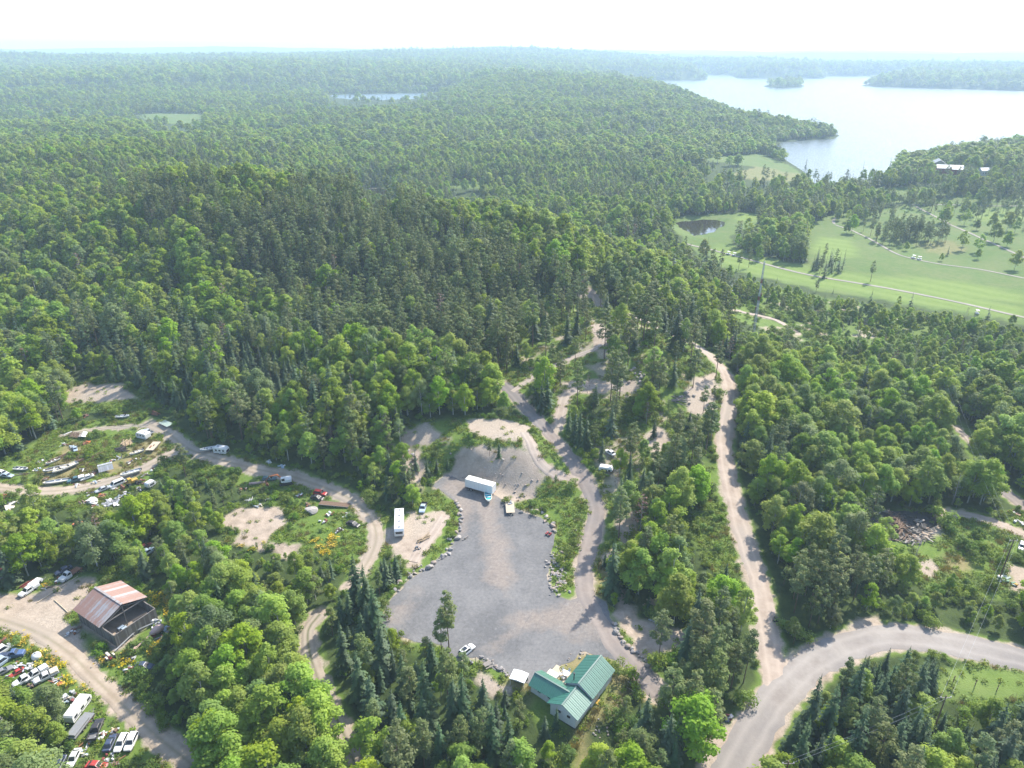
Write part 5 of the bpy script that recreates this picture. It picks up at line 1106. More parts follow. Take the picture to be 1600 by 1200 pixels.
x_, y_ = bl(1.2, -1.5); KEEP_OUT.append((x_, y_, 2)); px_, py_, _d = project(x_, y_, float(height(x_, y_)[0])); x2, y2 = bl(-3, -1.5); p2, q2, _d = project(x2, y2, float(height(x2, y2)[0]))
car('pale blue car stored inside the open pen of the barn', px_, py_, (p2, q2), 'paleblue', 'wagon')
x_, y_ = bl(2.6, 2.6); px_, py_, _d = project(x_, y_, float(height(x_, y_)[0])); heap('heap of metal junk inside the open pen of the barn', px_, py_, ['grey', 'metal', 'oldwood'], 12, 3.0, 1.0, (1.3, .5, .06), 3)
x_, y_ = bl(5.3, 3.6); px_, py_, _d = project(x_, y_, float(height(x_, y_)[0])); heap('pale machine parts leaning on the outside of the barn pen', px_, py_, ['white', 'metal', 'grey', 'silver'], 14, 2.6, 1.6, (1.0, .5, .3), 4, part='machine_part')
# ------------------------------------------------------------------ vehicles and goods on the gravel lot
v = put(751, 768, 4.6); tr = thing('box_trailer', 'long white box trailer parked at the back of the gravel lot', 'trailer', v, heading((751, 768), (772, 774)))
L, W, H, z0 = 9.2, 2.5, 2.75, 1.05
MB().box((0, 0, z0+H/2), (L, W, H), bev=.05).build('cargo_box', M('white', .4, .06), tr)
MB().box((0, 0, z0+H+.015), (L-.1, W-.1, .04)).build('roof_sheet', paint('trailer_roof', (.68,.66,.58), .5, 0, .15), tr)
for sg in (-1, 1):
    MB().box((0, sg*(W/2+.012), z0+.06), (L, .03, .13)).build('bottom_rail', STEEL, tr); MB().box((0, sg*(W/2+.012), z0+H-.06), (L, .03, .1)).build('top_rail', M('silver', .4), tr)
    MB().box((0, sg*.5, z0-.16), (L, .12, .3)).build('chassis_beam', STEEL, tr)
    for x in (-3.6, -2.6): wheel(tr, x, sg*(W/2-.2), .48, .3)
    MB().box((3.0, sg*.8, .55), (.14, .14, 1.1)).build('landing_leg', STEEL, tr)
    MB().box((-L/2-.02, sg*.6, z0+H/2), (.04, 1.14, H-.2)).build('rear_door', M('silver', .4), tr)
    MB().box((L/2+.03, sg*.85, z0-.1), (.06, .3, .14)).build('marker_light', TAIL, tr)
for i in range(7): MB().box((-L/2+.7+i*1.3, -W/2-.01, z0+H/2), (.03, .02, H-.3)).build('side_seam', M('silver', .4), tr)
boat('turquoise and white open boat on a trailer in front of the white box trailer', 763, 781, (764, 790), 'white', 'turquoise', 5.4, 2.3, True, shield=False)
flat_trailer('pale flatbed trailer with gear at its far end, right of the turquoise boat', 797, 796, (798, 808), 5.6, 2.4, 'palewood', .85, 9, [(-2.1, .3, .9, .5, .5, 'grey'), (-2.2, -.6, .6, .4, .4, 'oldwood'), (-1.4, .1, .5, 1.4, .25, 'metal')])
car('white SUV with dark roof glass parked at the lower edge of the lot', 729.5, 1019, (742, 1009), 'white', 'suv', wear=.05)
o_ = [o for o in bpy.data.objects if o.get('label', '').startswith('white SUV with dark')][0]; MB().box((-.75, 0, 1.685), (1.3, 1.0, .02), bev=.005).build('sunroof', GLASS, o_)
v = put(857, 836, 1); aq = thing('quad_bike', 'small red and black quad bike at the right edge of the lot', 'quad bike', v, 2.6)
MB().box((0, 0, .62), (1.3, .4, .3), bev=.1).build('body', M('red', .4), aq); MB().box((-.25, 0, .85), (.7, .32, .14), bev=.05).build('seat', RUBBER, aq); MB().tube([(.4, -.4, 1.0), (.45, 0, .95), (.4, .4, 1.0)], .03, 5).build('handlebar', STEEL, aq)
for x in (-.5, .5):
    for y in (-.42, .42): wheel(aq, x, y, .28, .24); MB().box((x, y, .62), (.5, .28, .06), bev=.02).build('fender', M('red', .4), aq)
log_pile('single grey driftwood log at the left edge of the lot', 727, 842, (733, 838), 2, 2.2, .5, 'oldwood', 4, .16, 'driftwood')
v = put(762, 1041, 1.2); pt = thing('picnic_table', 'dark picnic table on the grass below the white SUV', 'picnic table', v, .6)
for i in range(4): MB().box((0, -.36+i*.24, .75), (1.8, .22, .05)).build('top_plank', M('oldwood', .9), pt)
for sg in (-1, 1):
    MB().box((0, sg*.75, .45), (1.8, .26, .05)).build('bench_plank', M('oldwood', .9), pt)
    for x in (-.7, .7): MB().box((x, sg*.35, .38), (.08, .08, .9), rx=.5*sg).build('leg', M('oldwood', .9), pt)
v = put(743, 1040, .5); ps = thing('post', 'thin upright wooden post beside the picnic table', 'post', v); MB().tube([(0,0,-.2), (.02,0,1.2), (.05,0,2.6)], [.07, .06, .05], 6).build('pole', M('oldwood', .9), ps)
heap('small dark fire barrel and scraps below the white SUV', 736, 1037, ['grey', 'black', 'brown'], 5, .8, .5, (.5, .4, .25), 8, 'fire_pit', 'fire pit', 'piece')
# rocks round the lot
rock_row([(712,786),(721,806),(718,825),(712,838)], 13, .8, 1.3, 'pale boulder in the row along the upper left edge of the lot', 'boulders, upper left lot edge', 1, .35)
rock_row([(710,842),(700,862),(690,872),(668,888),(640,900),(615,925)], 24, .6, 1.4, 'boulder in the row along the lower left edge of the lot', 'boulders, lower left lot edge', 2, .6)
rock_row([(818,800),(838,798),(852,806),(862,818),(870,835)], 12, .8, 1.6, 'boulder in the row above the red quad bike', 'boulders above the quad bike', 3, .6)
rock_row([(874,862),(870,880),(872,900),(872,918),(868,926)], 130, .4, .95, 'small pale rock in the heap along the right side of the lot', 'rock heap right of the lot', 4, 1.2, 1.6)
rock_row([(905,840),(900,862),(904,835)], 14, .3, .6, 'small pale rock on the verge of the lane', 'rocks on the lane verge', 5, .7)
rock_row([(958,975),(966,990),(980,1010),(1000,1028),(1018,1042)], 30, .5, 1.1, 'boulder in the retaining row right of the lane', 'boulders right of the lane', 6, .35)
rock_row([(748,1026),(765,1034),(780,1044),(796,1058)], 26, .4, .8, 'grey rock in the low wall between the lot and the shelter', 'low rock wall left of the shelter', 7, .2)
rock_row([(640,896),(660,884)], 10, .4, .8, 'pale rock slab pushed to the lot edge near the wood', 'rock slabs at the lot edge', 8, .6)
rock_row([(985,580),(1000,590),(990,598)], 14, .8, 1.6, 'pale rock in the pile on the open knoll', 'rock pile on the knoll', 9, 1.2)
rock_row([(1070,622),(1090,628),(1055,620)], 12, .6, 1.4, 'pale rock on the stump-strewn right side of the knoll', 'rocks on the right of the knoll', 10, 2)
rock_row([(690,735),(720,728),(760,735),(800,740),(840,752),(780,758)], 40, .3, .9, 'stone fallen on the sandy cut bank', 'stones on the cut bank', 11, 3)
rock_row([(930,1150),(940,1142),(934,1136)], 12, .3, .5, 'small stone of the ring on the lawn below the house', 'stone ring on the lawn', 12, .8)
rock_row([(885,1030),(900,1022),(915,1020),(905,1028)], 10, .3, .6, 'garden stone above the house gable', 'garden stones above the house', 13, .7)
rock_row([(640,710),(650,725),(630,735)], 12, .6, 1.6, 'grey rock outcrop block on the wooded bank', 'outcrop on the wooded bank', 14, 1.6)
# ------------------------------------------------------------------ left of the lot
camper('long white motorhome with roof vents parked left of the lot', 624.5, 824, (624.2, 846), 10.2, 2.5, 3.0, 'white', 'motorhome', 4, 'grey', True, .5, 'motorhome')
car('blue-grey pickup truck parked above the white motorhome', 661, 796, (658, 805), 'paleblue', 'pickup', bed='black')
log_pile('orange-brown felled logs left of the gravel lot', 665, 842, (680, 832), 7, 4.0, 1.6, 'wood', 5, .16)
heap('grey motor parts by the logs left of the lot', 652, 858, ['grey', 'metal', 'black'], 8, 1.8, .8, (.7, .4, .3), 9, 'motor_parts', 'scrap', 'part_piece')
v = put(447, 756, 2.2); e = thing('excavator', 'white excavator with rusty orange boom beside the yard road', 'excavator', v, heading((447, 756), (410, 764)))
for sg in (-1, 1):
    q = MB(); q.prism([(-1.7, .1), (1.7, .1), (1.95, .45), (1.7, .8), (-1.7, .8), (-1.95, .45)], sg*.95-.25, sg*.95+.25); q.build('track', RUBBER, e)
MB().box((0, 0, .75), (1.6, 1.5, .4), bev=.08).build('undercarriage', STEEL, e); MB().box((-.6, 0, 1.55), (2.4, 2.2, 1.15), bev=.15).build('engine_housing', M('white', .5, .3), e)
cb = MB().box((.65, .65, 2.0), (1.3, .95, 1.7), bev=.12).build('cab', M('white', .5, .2), e); MB().box((1.32, .65, 2.2), (.04, .75, .9)).build('windscreen', GLASS, cb); MB().box((.65, 1.14, 2.2), (.9, .04, .8)).build('side_window', GLASS, cb)
MB().tube([(.6, -.3, 1.5), (2.2, -.3, 3.6), (4.6, -.3, 3.4)], [.28, .3, .2], 4).build('boom', M('orange', .6, .5), e); MB().tube([(4.5, -.3, 3.5), (5.5, -.3, 2.2), (5.6, -.3, 1.0)], [.22, .18, .14], 4).build('dipper_arm', M('rust', .6, .5), e)
q = MB(); q.prism([(5.2, 1.1), (5.9, 1.1), (5.9, .5), (5.4, .05), (5.0, .4)], -.75, .15); q.build('bucket', M('rust', .7, .6), e)
car('dark teal car behind the excavator boom', 421, 750, (432, 749), 'teal', 'wagon')
log_pile('pale concrete pipe lying beside the dark teal car', 402, 756, (412, 755), 1, 5.0, .3, 'pink', 3, .4, 'pipe', 'pipe_length', 'pipe')
heap('white steel ladder frame in the brush below the excavator', 392, 783, ['white', 'silver'], 5, 2.2, .4, (2.6, .12, .12), 12, 'steel_ladder', 'ladder', 'bar', tilt=.08)
car('red SUV at the bend of the yard road', 501, 773, (512, 774), 'red', 'suv')
car('black car half hidden in weeds below the red SUV', 496, 780, (504, 781), 'black', 'sedan')
flat_trailer('long dark empty flatbed trailer below the red SUV', 523, 790, (548, 791), 9.0, 1.9, 'brown', .6, 6, None, 'long_flatbed', 3)
rg__ = random.Random(5); p = put(487, 800, 2); rock(p.x, p.y, 3.2, 'large pale boulder in the brush below the long flatbed', None, rg__)
heap('white and rust scraps below the long flatbed', 516, 804, ['white', 'rust', 'silver'], 8, 2.4, .5, (.9, .5, .2), 14)
car('black car facing the bend inside the loop of the yard road', 552, 821, (558, 823), 'black', 'sedan')
heap('white appliance scrap in brush above the yard road', 421, 723, ['white', 'silver'], 6, 2.0, .5, (.9, .7, .4), 15, part='appliance'); heap('pale blue tarp and sheets right of the appliance scrap', 441, 729, ['paleblue', 'white'], 5, 1.8, .3, (1.6, 1.0, .06), 16)
# ------------------------------------------------------------------ junkyard, upper part
camper('white caravan parked at the far side of the yard road', 347, 708, (358, 709), 4.6, 2.1, 2.4, 'white', 'caravan', 1, 'grey', False, .5, 'caravan')
boat('silver boat parked behind the white caravan', 326, 706, (316, 709), 'silver', 'white', 5.0, 1.8)
camper('white camper box beside the top of the yard road', 225, 684, (214, 681), 4.4, 2.3, 2.3, 'white', 'camper_box', 1, 'paleblue', False, .3, 'camper')
car('grey pickup behind the white camper box', 231, 677, (222, 674), 'silver', 'pickup')
flat_trailer('flat deck trailer with scrap on it right of the log tangle', 240, 700, (246, 692), 5.6, 2.6, 'palewood', .8, 8, [(-.8, .4, 1.2, .4, .3, 'rust'), (.3, -.2, .9, .3, .25, 'brown')])
flat_trailer('grey-green flat panel trailer at the wood edge above the yard road', 260, 664, (268, 668), 5.2, 2.6, 'greenish', .6, 8)
boat('small white boat left of the flat deck trailer', 214, 709, (204, 713), 'white', 'cream', 4.4, 1.6, False); heap('white tubs and a tyre below the small white boat', 217, 717, ['white', 'black', 'silver'], 6, 2.2, .4, (.6, .5, .4), 18, part='tub')
log_pile('tall tangle of cut logs and poles in the yard', 197, 693, (207, 680), 34, 4.5, 4.2, 'wood', 7, .13, spread=.5); log_pile('dark charred log heap below the tangle of poles', 190, 703, (206, 698), 26, 3.2, 3.4, 'black', 8, .16, spread=.7)
log_pile('stack of brown posts in the weeds left of the charred heap', 152, 712, (164, 707), 12, 4.0, 1.6, 'brown', 9, .12); log_pile('old timber stack left of the grey sheet shed', 124, 722, (134, 719), 12, 3.0, 1.8, 'brown', 10, .15)
boat('long open grey-white boat, left one of the pair in the yard', 88, 737, (76, 740), 'silver', 'oldwood', 6.8, 2.1); boat('white cruiser with pale deck, right one of the pair in the yard', 103, 735, (88, 742), 'white', 'cream', 7.6, 2.3)
boat('small wooden boat above the pair of boats', 83, 723, (75, 727), 'white', 'brown', 4.4, 1.6, False); log_pile('row of dark timbers above the pair of boats', 97, 714, (110, 707), 9, 4.5, 1.4, 'brown', 11, .14)
boat('overturned-looking pale long boat nearest the yard road', 88, 755, (76, 757), 'white', 'silver', 7.0, 1.9, False, shield=False)
car('white and teal pickup left of the grey sheet shed', 119, 752, (108, 755), 'teal', 'pickup', cover='white'); car('white car between the teal pickup and the grey shed', 136, 748, (128, 751), 'white', 'sedan')
v = put(166, 734, 2.6); e = thing('sheet_shed', 'small shed of grey corrugated sheets beside the yard road', 'shed', v, heading((166, 734), (178, 731)))
for i in range(7):
    MB().box((-1.8+i*.6, -1.15, 1.25), (.56, 1.9, .05), rx=.75+.03*(i % 2)).build('wall_sheet', M(('metal', 'silver', 'metal')[i % 3], .5, .4), e)
for i in range(7): MB().box((-1.8+i*.6, .5, 1.85), (.56, 1.8, .05), rx=-.2).build('roof_sheet', M(('silver', 'metal')[i % 2], .5, .4), e)
for x in (-2.0, 2.0):
    MB().box((x, 1.2, .85), (.1, .1, 1.7)).build('post', M('oldwood', .9), e)
MB().box((-1.95, .3, .9), (.06, 1.7, 1.7)).build('end_wall', M('navy', .6), e)
boat('white sloop hull beside the road, right of the grey shed', 205, 743, (190, 748), 'white', 'silver', 6.0, 2.0, True)
car('white van below the yard road', 183, 759, (174, 763), 'white', 'van'); car('silver car left of the white van below the road', 160, 767, (150, 771), 'silver', 'sedan')
v = put(207, 757, 2.2); e = thing('loader', 'old yellow wheel loader with rusty bucket below the yard road', 'loader', v, heading((207, 757), (196, 762)))
MB().box((-.6, 0, 1.2), (2.2, 1.3, .9), bev=.12).build('engine_hood', M('yellow', .6, .4), e); cb = MB().box((.6, 0, 1.7), (1.1, 1.3, 1.6), bev=.1).build('cab', M('yellow', .6, .4), e); MB().box((1.17, 0, 2.0), (.04, 1.0, .7)).build('windscreen', GLASS, cb)
for x in (-1.1, 1.1):
    for y in (-.8, .8): wheel(e, x, y, .6, .4)
for y in (-.5, .5): MB().tube([(1.0, y, 1.3), (2.0, y, 1.4), (2.7, y, .7)], .1, 5).build('lift_arm', M('yellow', .6, .4), e)
q = MB(); q.prism([(2.5, .9), (3.0, .95), (3.4, .2), (2.6, .1)], -1.1, 1.1); q.build('bucket', M('rust', .7, .6), e)
heap('rusty brown machine scrap right of the yellow loader', 221, 754, ['rust', 'black', 'brown'], 14, 3.0, 1.0, (1.1, .5, .25), 20); camper('small white utility trailer below the yellow loader', 236, 760, (242, 756), 3.0, 1.6, 1.9, 'white', 'utility_trailer', 0, 'white', False, .45, 'trailer')
heap('big heap of white roofing sheets above the bushes', 145, 784, ['white', 'cream'], 12, 4.0, 1.0, (2.4, 1.2, .05), 21); heap('heap of grey and white sheet metal right of the roofing sheets', 172, 787, ['silver', 'white', 'metal', 'grey'], 22, 4.6, 1.2, (1.9, .9, .05), 22); heap('orange-brown rusted tank parts above the sheet heaps', 160, 775, ['rust', 'orange', 'brown'], 8, 2.2, .8, (1.0, .6, .4), 23)
v = put(118, 683, 2.4); e = thing('collapsed_shed', 'collapsed brown shed with white roof panels at the yard edge', 'shed', v, heading((118, 683), (130, 684)))
for i in range(9): MB().box((-1.6+i*.4, 0, .9), (.34, 2.2, .06), rx=.5-.1*(i % 3), rz=.1*(i % 2)).build('board', M('brown', .9, .5), e)
MB().box((-3.0, .4, 1.1), (1.1, 2.8, .08), ry=-.35, rz=-.4).build('roof_panel', M('white', .6), e); MB().box((3.4, .5, 1.2), (1.3, 3.6, .08), ry=.3, rz=.5).build('roof_panel', M('white', .6), e); MB().box((2.2, .3, 1.0), (1.0, 3.2, .08), ry=.3, rz=.5).build('roof_panel', M('oldwood', .6), e)
for x in (-1.8, 1.8): MB().box((x, .9, .6), (.14, .14, 1.2)).build('post', M('oldwood', .9), e)
heap('orange-red machine in weeds below the collapsed shed', 136, 694, ['orange', 'rust'], 7, 1.8, .9, (1.2, .7, .5), 24, 'rusted_machine', 'machine', 'machine_piece'); car('pale blue compact car below the collapsed shed', 118, 703, (119, 709), 'paleblue', 'sedan', s=.8)
boat('dark green upturned boat at the left yard edge', 34, 735, (44, 736), 'greenish', 'grey', 5.0, 1.8, False, shield=False); car('white car at the left picture edge above the road', 5, 741, (14, 743), 'white', 'wagon'); car('pale blue car in front of the white car at the left edge', 12, 745, (22, 746), 'paleblue', 'sedan'); log_pile('pale planks beside the upturned boat', 38, 741, (50, 739), 5, 5.0, .8, 'oldwood', 12, .1)
heap('red and rust scrap heap at the left edge below the road', 8, 778, ['maroon', 'rust', 'orange', 'brown'], 16, 4.2, 1.2, (1.2, .6, .3), 25); heap('white tarpaulin sheets at the left edge below the road', 18, 790, ['white', 'cream'], 7, 3.4, .8, (2.6, 1.4, .06), 26)
heap('brown scrap half under trees at the top clearing', 132, 650, ['brown', 'rust', 'black'], 8, 2.6, .8, (1.4, .6, .3), 27); boat('pale boat in the bushes of the top clearing', 192, 653, (205, 652), 'silver', 'white', 5, 1.7, False); log_pile('reddish pipe stack at the wood edge of the top clearing', 243, 648, (252, 652), 6, 3.2, 1.6, 'rust', 13, .22, 'pipe_stack', 'pipe_length', 'pipes')
# junkyard, middle
boat('blue tarp covered boat in the trees at the left', 37, 834, (48, 832), 'blue', 'paleblue', 5.4, 2.0, True, shield=False); car('white car under trees at the left edge, below the blue boat', 5, 850, (12, 848), 'white', 'sedan'); car('rusty orange truck hidden among the aspens', 119, 829, (124, 822), 'orange', 'truck', bed='rust')
car('dark red car behind the pale pickup in the hollow', 227, 857, (236, 852), 'maroon', 'sedan'); car('pale pickup with dark window in the hollow behind the barn', 230, 866, (238, 861), 'paleblue', 'pickup')
car('old white truck with rusty deck beside the barn yard', 110, 901, (98, 909), 'white', 'truck', bed='rust', s=.95); car('dark car with white hood behind the old white truck', 100, 893, (94, 896), 'navy', 'sedan'); heap('rusty drum heap on the deck end of the old white truck', 124, 893, ['rust', 'brown', 'orange'], 8, 1.8, 1.3, (.7, .6, .5), 28, part='drum')
car('white cab truck at the left corner of the barn yard', 46, 925, (38, 930), 'white', 'pickup', bed='white', cover='white'); camper('long white tank trailer beside the white cab truck', 57, 916, (64, 911), 3.6, 1.3, 1.7, 'white', 'tank_trailer', 0, 'white', False, .7, 'trailer'); log_pile('dark red steel beams behind the white tank trailer', 40, 914, (48, 909), 4, 3.6, .8, 'maroon', 14, .12, 'steel_beams', 'beam', 'beams')
car('maroon car in the trees at the left edge, left of the barn yard', 9, 893, (17, 890), 'maroon', 'sedan'); car('grey car beside the maroon car at the left edge', 5, 903, (12, 901), 'grey', 'sedan')
log_pile('white timber rail laid along the top of the barn yard', 94, 919, (118, 903), 1, 9.5, .1, 'palewood', 15, .13, 'timber_rail', 'rail', 'rail', .0); log_pile('white timber rail leading down to the barn corner', 96, 948, (122, 972), 1, 9.0, .1, 'palewood', 16, .13, 'timber_rail', 'rail', 'rail', .0)
# beside the barn
v = put(172, 1030, 1.6); e = thing('tractor', 'old red tractor with cream hood beside the barn road', 'tractor', v, heading((172, 1030), (164, 1022)))
MB().box((.6, 0, .95), (1.6, .6, .6), bev=.1).build('hood', M('cream', .6, .4), e); MB().box((-.4, 0, .8), (1.2, .7, .5), bev=.08).build('rear_body', M('red', .6, .5), e); MB().box((-.7, 0, 1.25), (.45, .5, .1), bev=.03).build('seat', RUBBER, e)
for y in (-.75, .75): wheel(e, -.6, y, .65, .35); wheel(e, 1.1, y*.85, .38, .22); MB().box((-.6, y, 1.4), (1.0, .4, .07), bev=.03).build('fender', M('cream', .6, .4), e)
MB().tube([(.1, .0, 1.5), (-.25, 0, 1.35)], .03, 5).build('steering_column', STEEL, e)
a_ = atz(180, 1020); c_ = atz(214, 990); d_ = atz(247, 975); KEEP_OUT.append((c_.x, c_.y, 1)); e = thing('conveyor_rail', 'long bent grey steel rail running past the barn pen', 'rail', a_); up = Vector((0, 0, .9))
MB().tube([up*.6, c_-a_+up, d_-a_+up], .14, 5).build('rail', M('metal', .6, .5), e)
for q_ in (.25, .55): p = (c_-a_)*q_*1.5; MB().tube([p+Vector((-.4, 0, 0)), p+up, p+Vector((.4, .2, 0))], .06, 5).build('trestle', M('metal', .6, .5), e)
v = put(246, 991, 2); b2 = atz(218, 1012); e = thing('mixer_drum', 'pale pink tapered mixer drum with long chute in the yellow weeds', 'mixer drum', v, heading((246, 991), (218, 1012)))
q = MB(); q.tube([(-1.7, 0, 1.2), (-1.3, 0, 1.25), (0, 0, 1.3), (1.2, 0, 1.35), (1.6, 0, 1.35)], [.5, .95, 1.0, .55, .35], 12); q.build('drum', M('pink', .6, .4), e, True); MB().tube([(1.5, 0, 1.2), (5.2, 0, .5)], [.16, .2], 6).build('chute', M('pink', .6, .3), e)
MB().box((5.6, 0, .45), (.9, 1.1, .8), bev=.1).build('hopper', M('pink', .7, .6), e); MB().box((.9, 0, .5), (.9, 1.0, .6), bev=.08).build('drive_unit', M('maroon', .7, .5), e)
for y in (-.7, .7): wheel(e, -.6, y, .4, .25)
car('navy blue sedan in the weeds right of the barn road', 226, 1043, (237, 1044), 'navy', 'sedan')
# scrapped cars, bottom left
car('blue old cab truck at the left edge below the barn road', 20, 1026, (34, 1024), 'blue', 'truck', bed='navy', s=.9); car('white van at the left edge behind the blue cab truck', 3, 1020, (12, 1014), 'white', 'van'); car('pale blue van at the bottom left edge beside the blue truck', 2, 1038, (10, 1032), 'paleblue', 'van'); car('grey car nearest the left edge among the scrapped cars', 5, 1052, (12, 1048), 'grey', 'sedan')
heap('red-brown scrap at the left edge of the barn road', 8, 1003, ['maroon', 'rust', 'black'], 8, 2.0, .7, (.9, .5, .3), 30); p = put(58, 1029, 1.4); e = thing('water_tank', 'round white tank dome beside the barn road', 'tank', p); q = MB(); q.loft([[(math.cos(i*.5236)*r, math.sin(i*.5236)*r, z) for i in range(12)] for r, z in ((.95, 0), (1.0, .9), (.85, 1.25), (.4, 1.5), (.12, 1.55))]); q.build('shell', M('white', .5, .1), e, True); q = MB(); q.tube([(0,0,1.53), (0,0,1.68)], .2, 10); q.build('lid', M('grey', .5), e)
heap('white engine parts heap beside the red hood', 43, 1045, ['white', 'silver', 'grey'], 14, 2.6, .8, (.9, .5, .35), 31, part='engine_part'); car('red car with only its hood showing by the engine parts', 27, 1053, (22, 1056), 'red', 'sedan', s=.75)
G = 'white pickups scrapped below the barn road'
car('white pickup with open cab, left of the white trio', 40, 1064, (30, 1070), 'white', 'pickup', group=G); car('white capped pickup, middle of the white trio', 57, 1056, (47, 1062), 'white', 'pickup', cover='white', group=G); car('white long pickup, right of the white trio', 73, 1060, (61, 1066), 'white', 'pickup', cover='cream', group=G)
heap('yellow-orange tub scrap below the white trio', 92, 1074, ['yellow', 'orange'], 5, 1.8, .6, (1.2, .8, .4), 33, part='tub'); heap('pale car parts in the weeds above the white bus', 111, 1086, ['white', 'rust', 'grey', 'silver'], 12, 2.6, .7, (.8, .5, .3), 34)
camper('white minibus lying beside the big aspen', 124, 1112, (133, 1099), 6.2, 2.0, 2.2, 'white', 'minibus', 0, 'black', True, .4, 'bus')
flat_trailer('long dark grey box trailer below the white minibus', 127, 1138, (137, 1124), 6.0, 2.1, 'grey', .9, 6, [(-.5, 0, 4.5, 1.8, .5, 'grey')], 'dark_trailer'); car('black pickup with junk in its open bed', 151, 1143, (156, 1130), 'black', 'pickup', load=1, s=1.05)
heap('white and rust junk piled at the tail of the black pickup', 147, 1156, ['white', 'rust', 'silver'], 8, 1.4, .9, (.6, .4, .3), 35); car('navy sedan left of the white station wagon', 173, 1163, (178, 1151), 'navy', 'sedan'); car('white station wagon with dark windscreen near the two-rut road', 190, 1163, (184, 1176), 'white', 'wagon'); car('white SUV right of the white station wagon', 206, 1162, (200, 1176), 'white', 'suv')
car('white sedan at the bottom edge below the black pickup', 116, 1187, (110, 1200), 'white', 'sedan'); car('dark blue car at the bottom edge left of the white sedan', 92, 1198, (86, 1210), 'navy', 'sedan'); car('red and white car at the bottom edge, right of the white sedan', 152, 1199, (166, 1200), 'red', 'sedan'); heap('small yellow drum beside the navy sedan', 175, 1143, ['yellow', 'cream'], 4, .9, .6, (.7, .5, .5), 36, part='drum')
# ------------------------------------------------------------------ middle and right
car('white car in the trees beside the steep lane', 953, 709, (946, 704), 'white', 'sedan'); camper('white and green trailer in the trees below the white car', 947, 735, (956, 736), 4.2, 1.9, 1.5, 'white', 'utility_trailer', 0, 'green', False, .4, 'trailer')
log_pile('long stack of cut firewood logs at the wood edge', 1022, 946, (1036, 956), 34, 3.2, 3.6, 'wood', 21, .14); heap('pile of pale rocks and sheets under the trees right of the lane', 1022, 972, ['silver', 'white', 'metal'], 10, 2.2, .7, (1.1, .8, .2), 37, name='sheet_heap')
log_pile('bleached log frame on the lawn right of the house', 992, 1078, (1004, 1090), 3, 4.2, 1.6, 'palewood', 22, .13, 'log_border')
heap('dark tarp-covered heap under the trees by the public road', 1140, 1123, ['grey', 'navy', 'maroon'], 6, 1.5, .8, (1.1, .8, .3), 51, 'covered_heap', 'heap', 'tarp'); heap('black rubbish bags on the verge of the gravel road', 1210, 968, ['black'], 4, 1.4, .6, (.8, .7, .6), 38, 'rubbish_bags', 'rubbish', 'bag')
log_pile('fallen grey trunks on the right side of the knoll', 1060, 625, (1090, 632), 9, 8, 10, 'oldwood', 23, .16, 'fallen_trunks', 'trunk_length', 'fallen trunks', .9); heap('dark brush heap on the shaded side of the knoll', 925, 590, ['brown', 'black', 'oldwood'], 40, 14, 1.4, (2.2, .14, .1), 39, 'brush_heap', 'brush heap', 'branch')
log_pile('dark cleared brush of grey trunks in the hollow at right', 1405, 822, (1450, 826), 60, 5, 12, 'brown', 24, .2, 'cleared_brush', 'trunk_length', 'brush heap', 1.4); heap('black charred debris across the hollow at right', 1405, 823, ['black', 'brown', 'black', 'oldwood', 'black'], 140, 17, .9, (1.8, .5, .16), 40, 'charred_debris', 'debris', 'chunk')
car('white car with dark windows at the right picture edge', 1596, 857, (1594, 868), 'white', 'suv'); heap('green and white tarps with yellow barrel at the right edge', 1572, 908, ['green', 'white', 'greenish', 'yellow', 'blue'], 14, 4.0, .9, (1.6, 1.0, .3), 41, 'tarp_heap', 'tarp heap', 'tarp'); heap('white chest and sheets by the side road bend at right', 1590, 817, ['white', 'silver'], 6, 2.6, .6, (1.4, .8, .4), 42); heap('brown scrap above the side road bend at right', 1584, 802, ['brown', 'rust', 'silver'], 8, 3.0, .7, (1.2, .7, .3), 43)
# lattice mast
v = put(1177, 522, 2.5); e = thing('radio_mast', 'tall grey lattice radio mast with dull red sections above the aspens', 'mast', v); H = 34.0; nb = 17
MW, MR = M('silver', .5), M('maroon', .5)
for s in range(nb):
    z0_ = H*s/nb; z1_ = H*(s+1)/nb; w0 = .62*(1-.5*s/nb); w1 = .62*(1-.5*(s+1)/nb); q = MB(); c0 = [(w0*math.cos(a), w0*math.sin(a), z0_) for a in (0, 2.094, 4.189)]; c1 = [(w1*math.cos(a), w1*math.sin(a), z1_) for a in (0, 2.094, 4.189)]
    for i in range(3): q.tube([c0[i], c1[i]], .09, 4); q.tube([c0[i], c1[(i+1) % 3]], .06, 4); q.tube([c1[i], c1[(i+1) % 3]], .06, 4)
    q.build('lattice_section', MR if s in (8, 12) else MW, e)
MB().tube([(0,0,H), (0,0,H+5)], .06, 5).build('antenna', STEEL, e)
for z_, a in ((H*.55, 0.3), (H*.36, 2.0)): MB().box((.9*math.cos(a), .9*math.sin(a), z_), (.5, .5, 1.6), bev=.1).build('antenna_panel', MR, e)
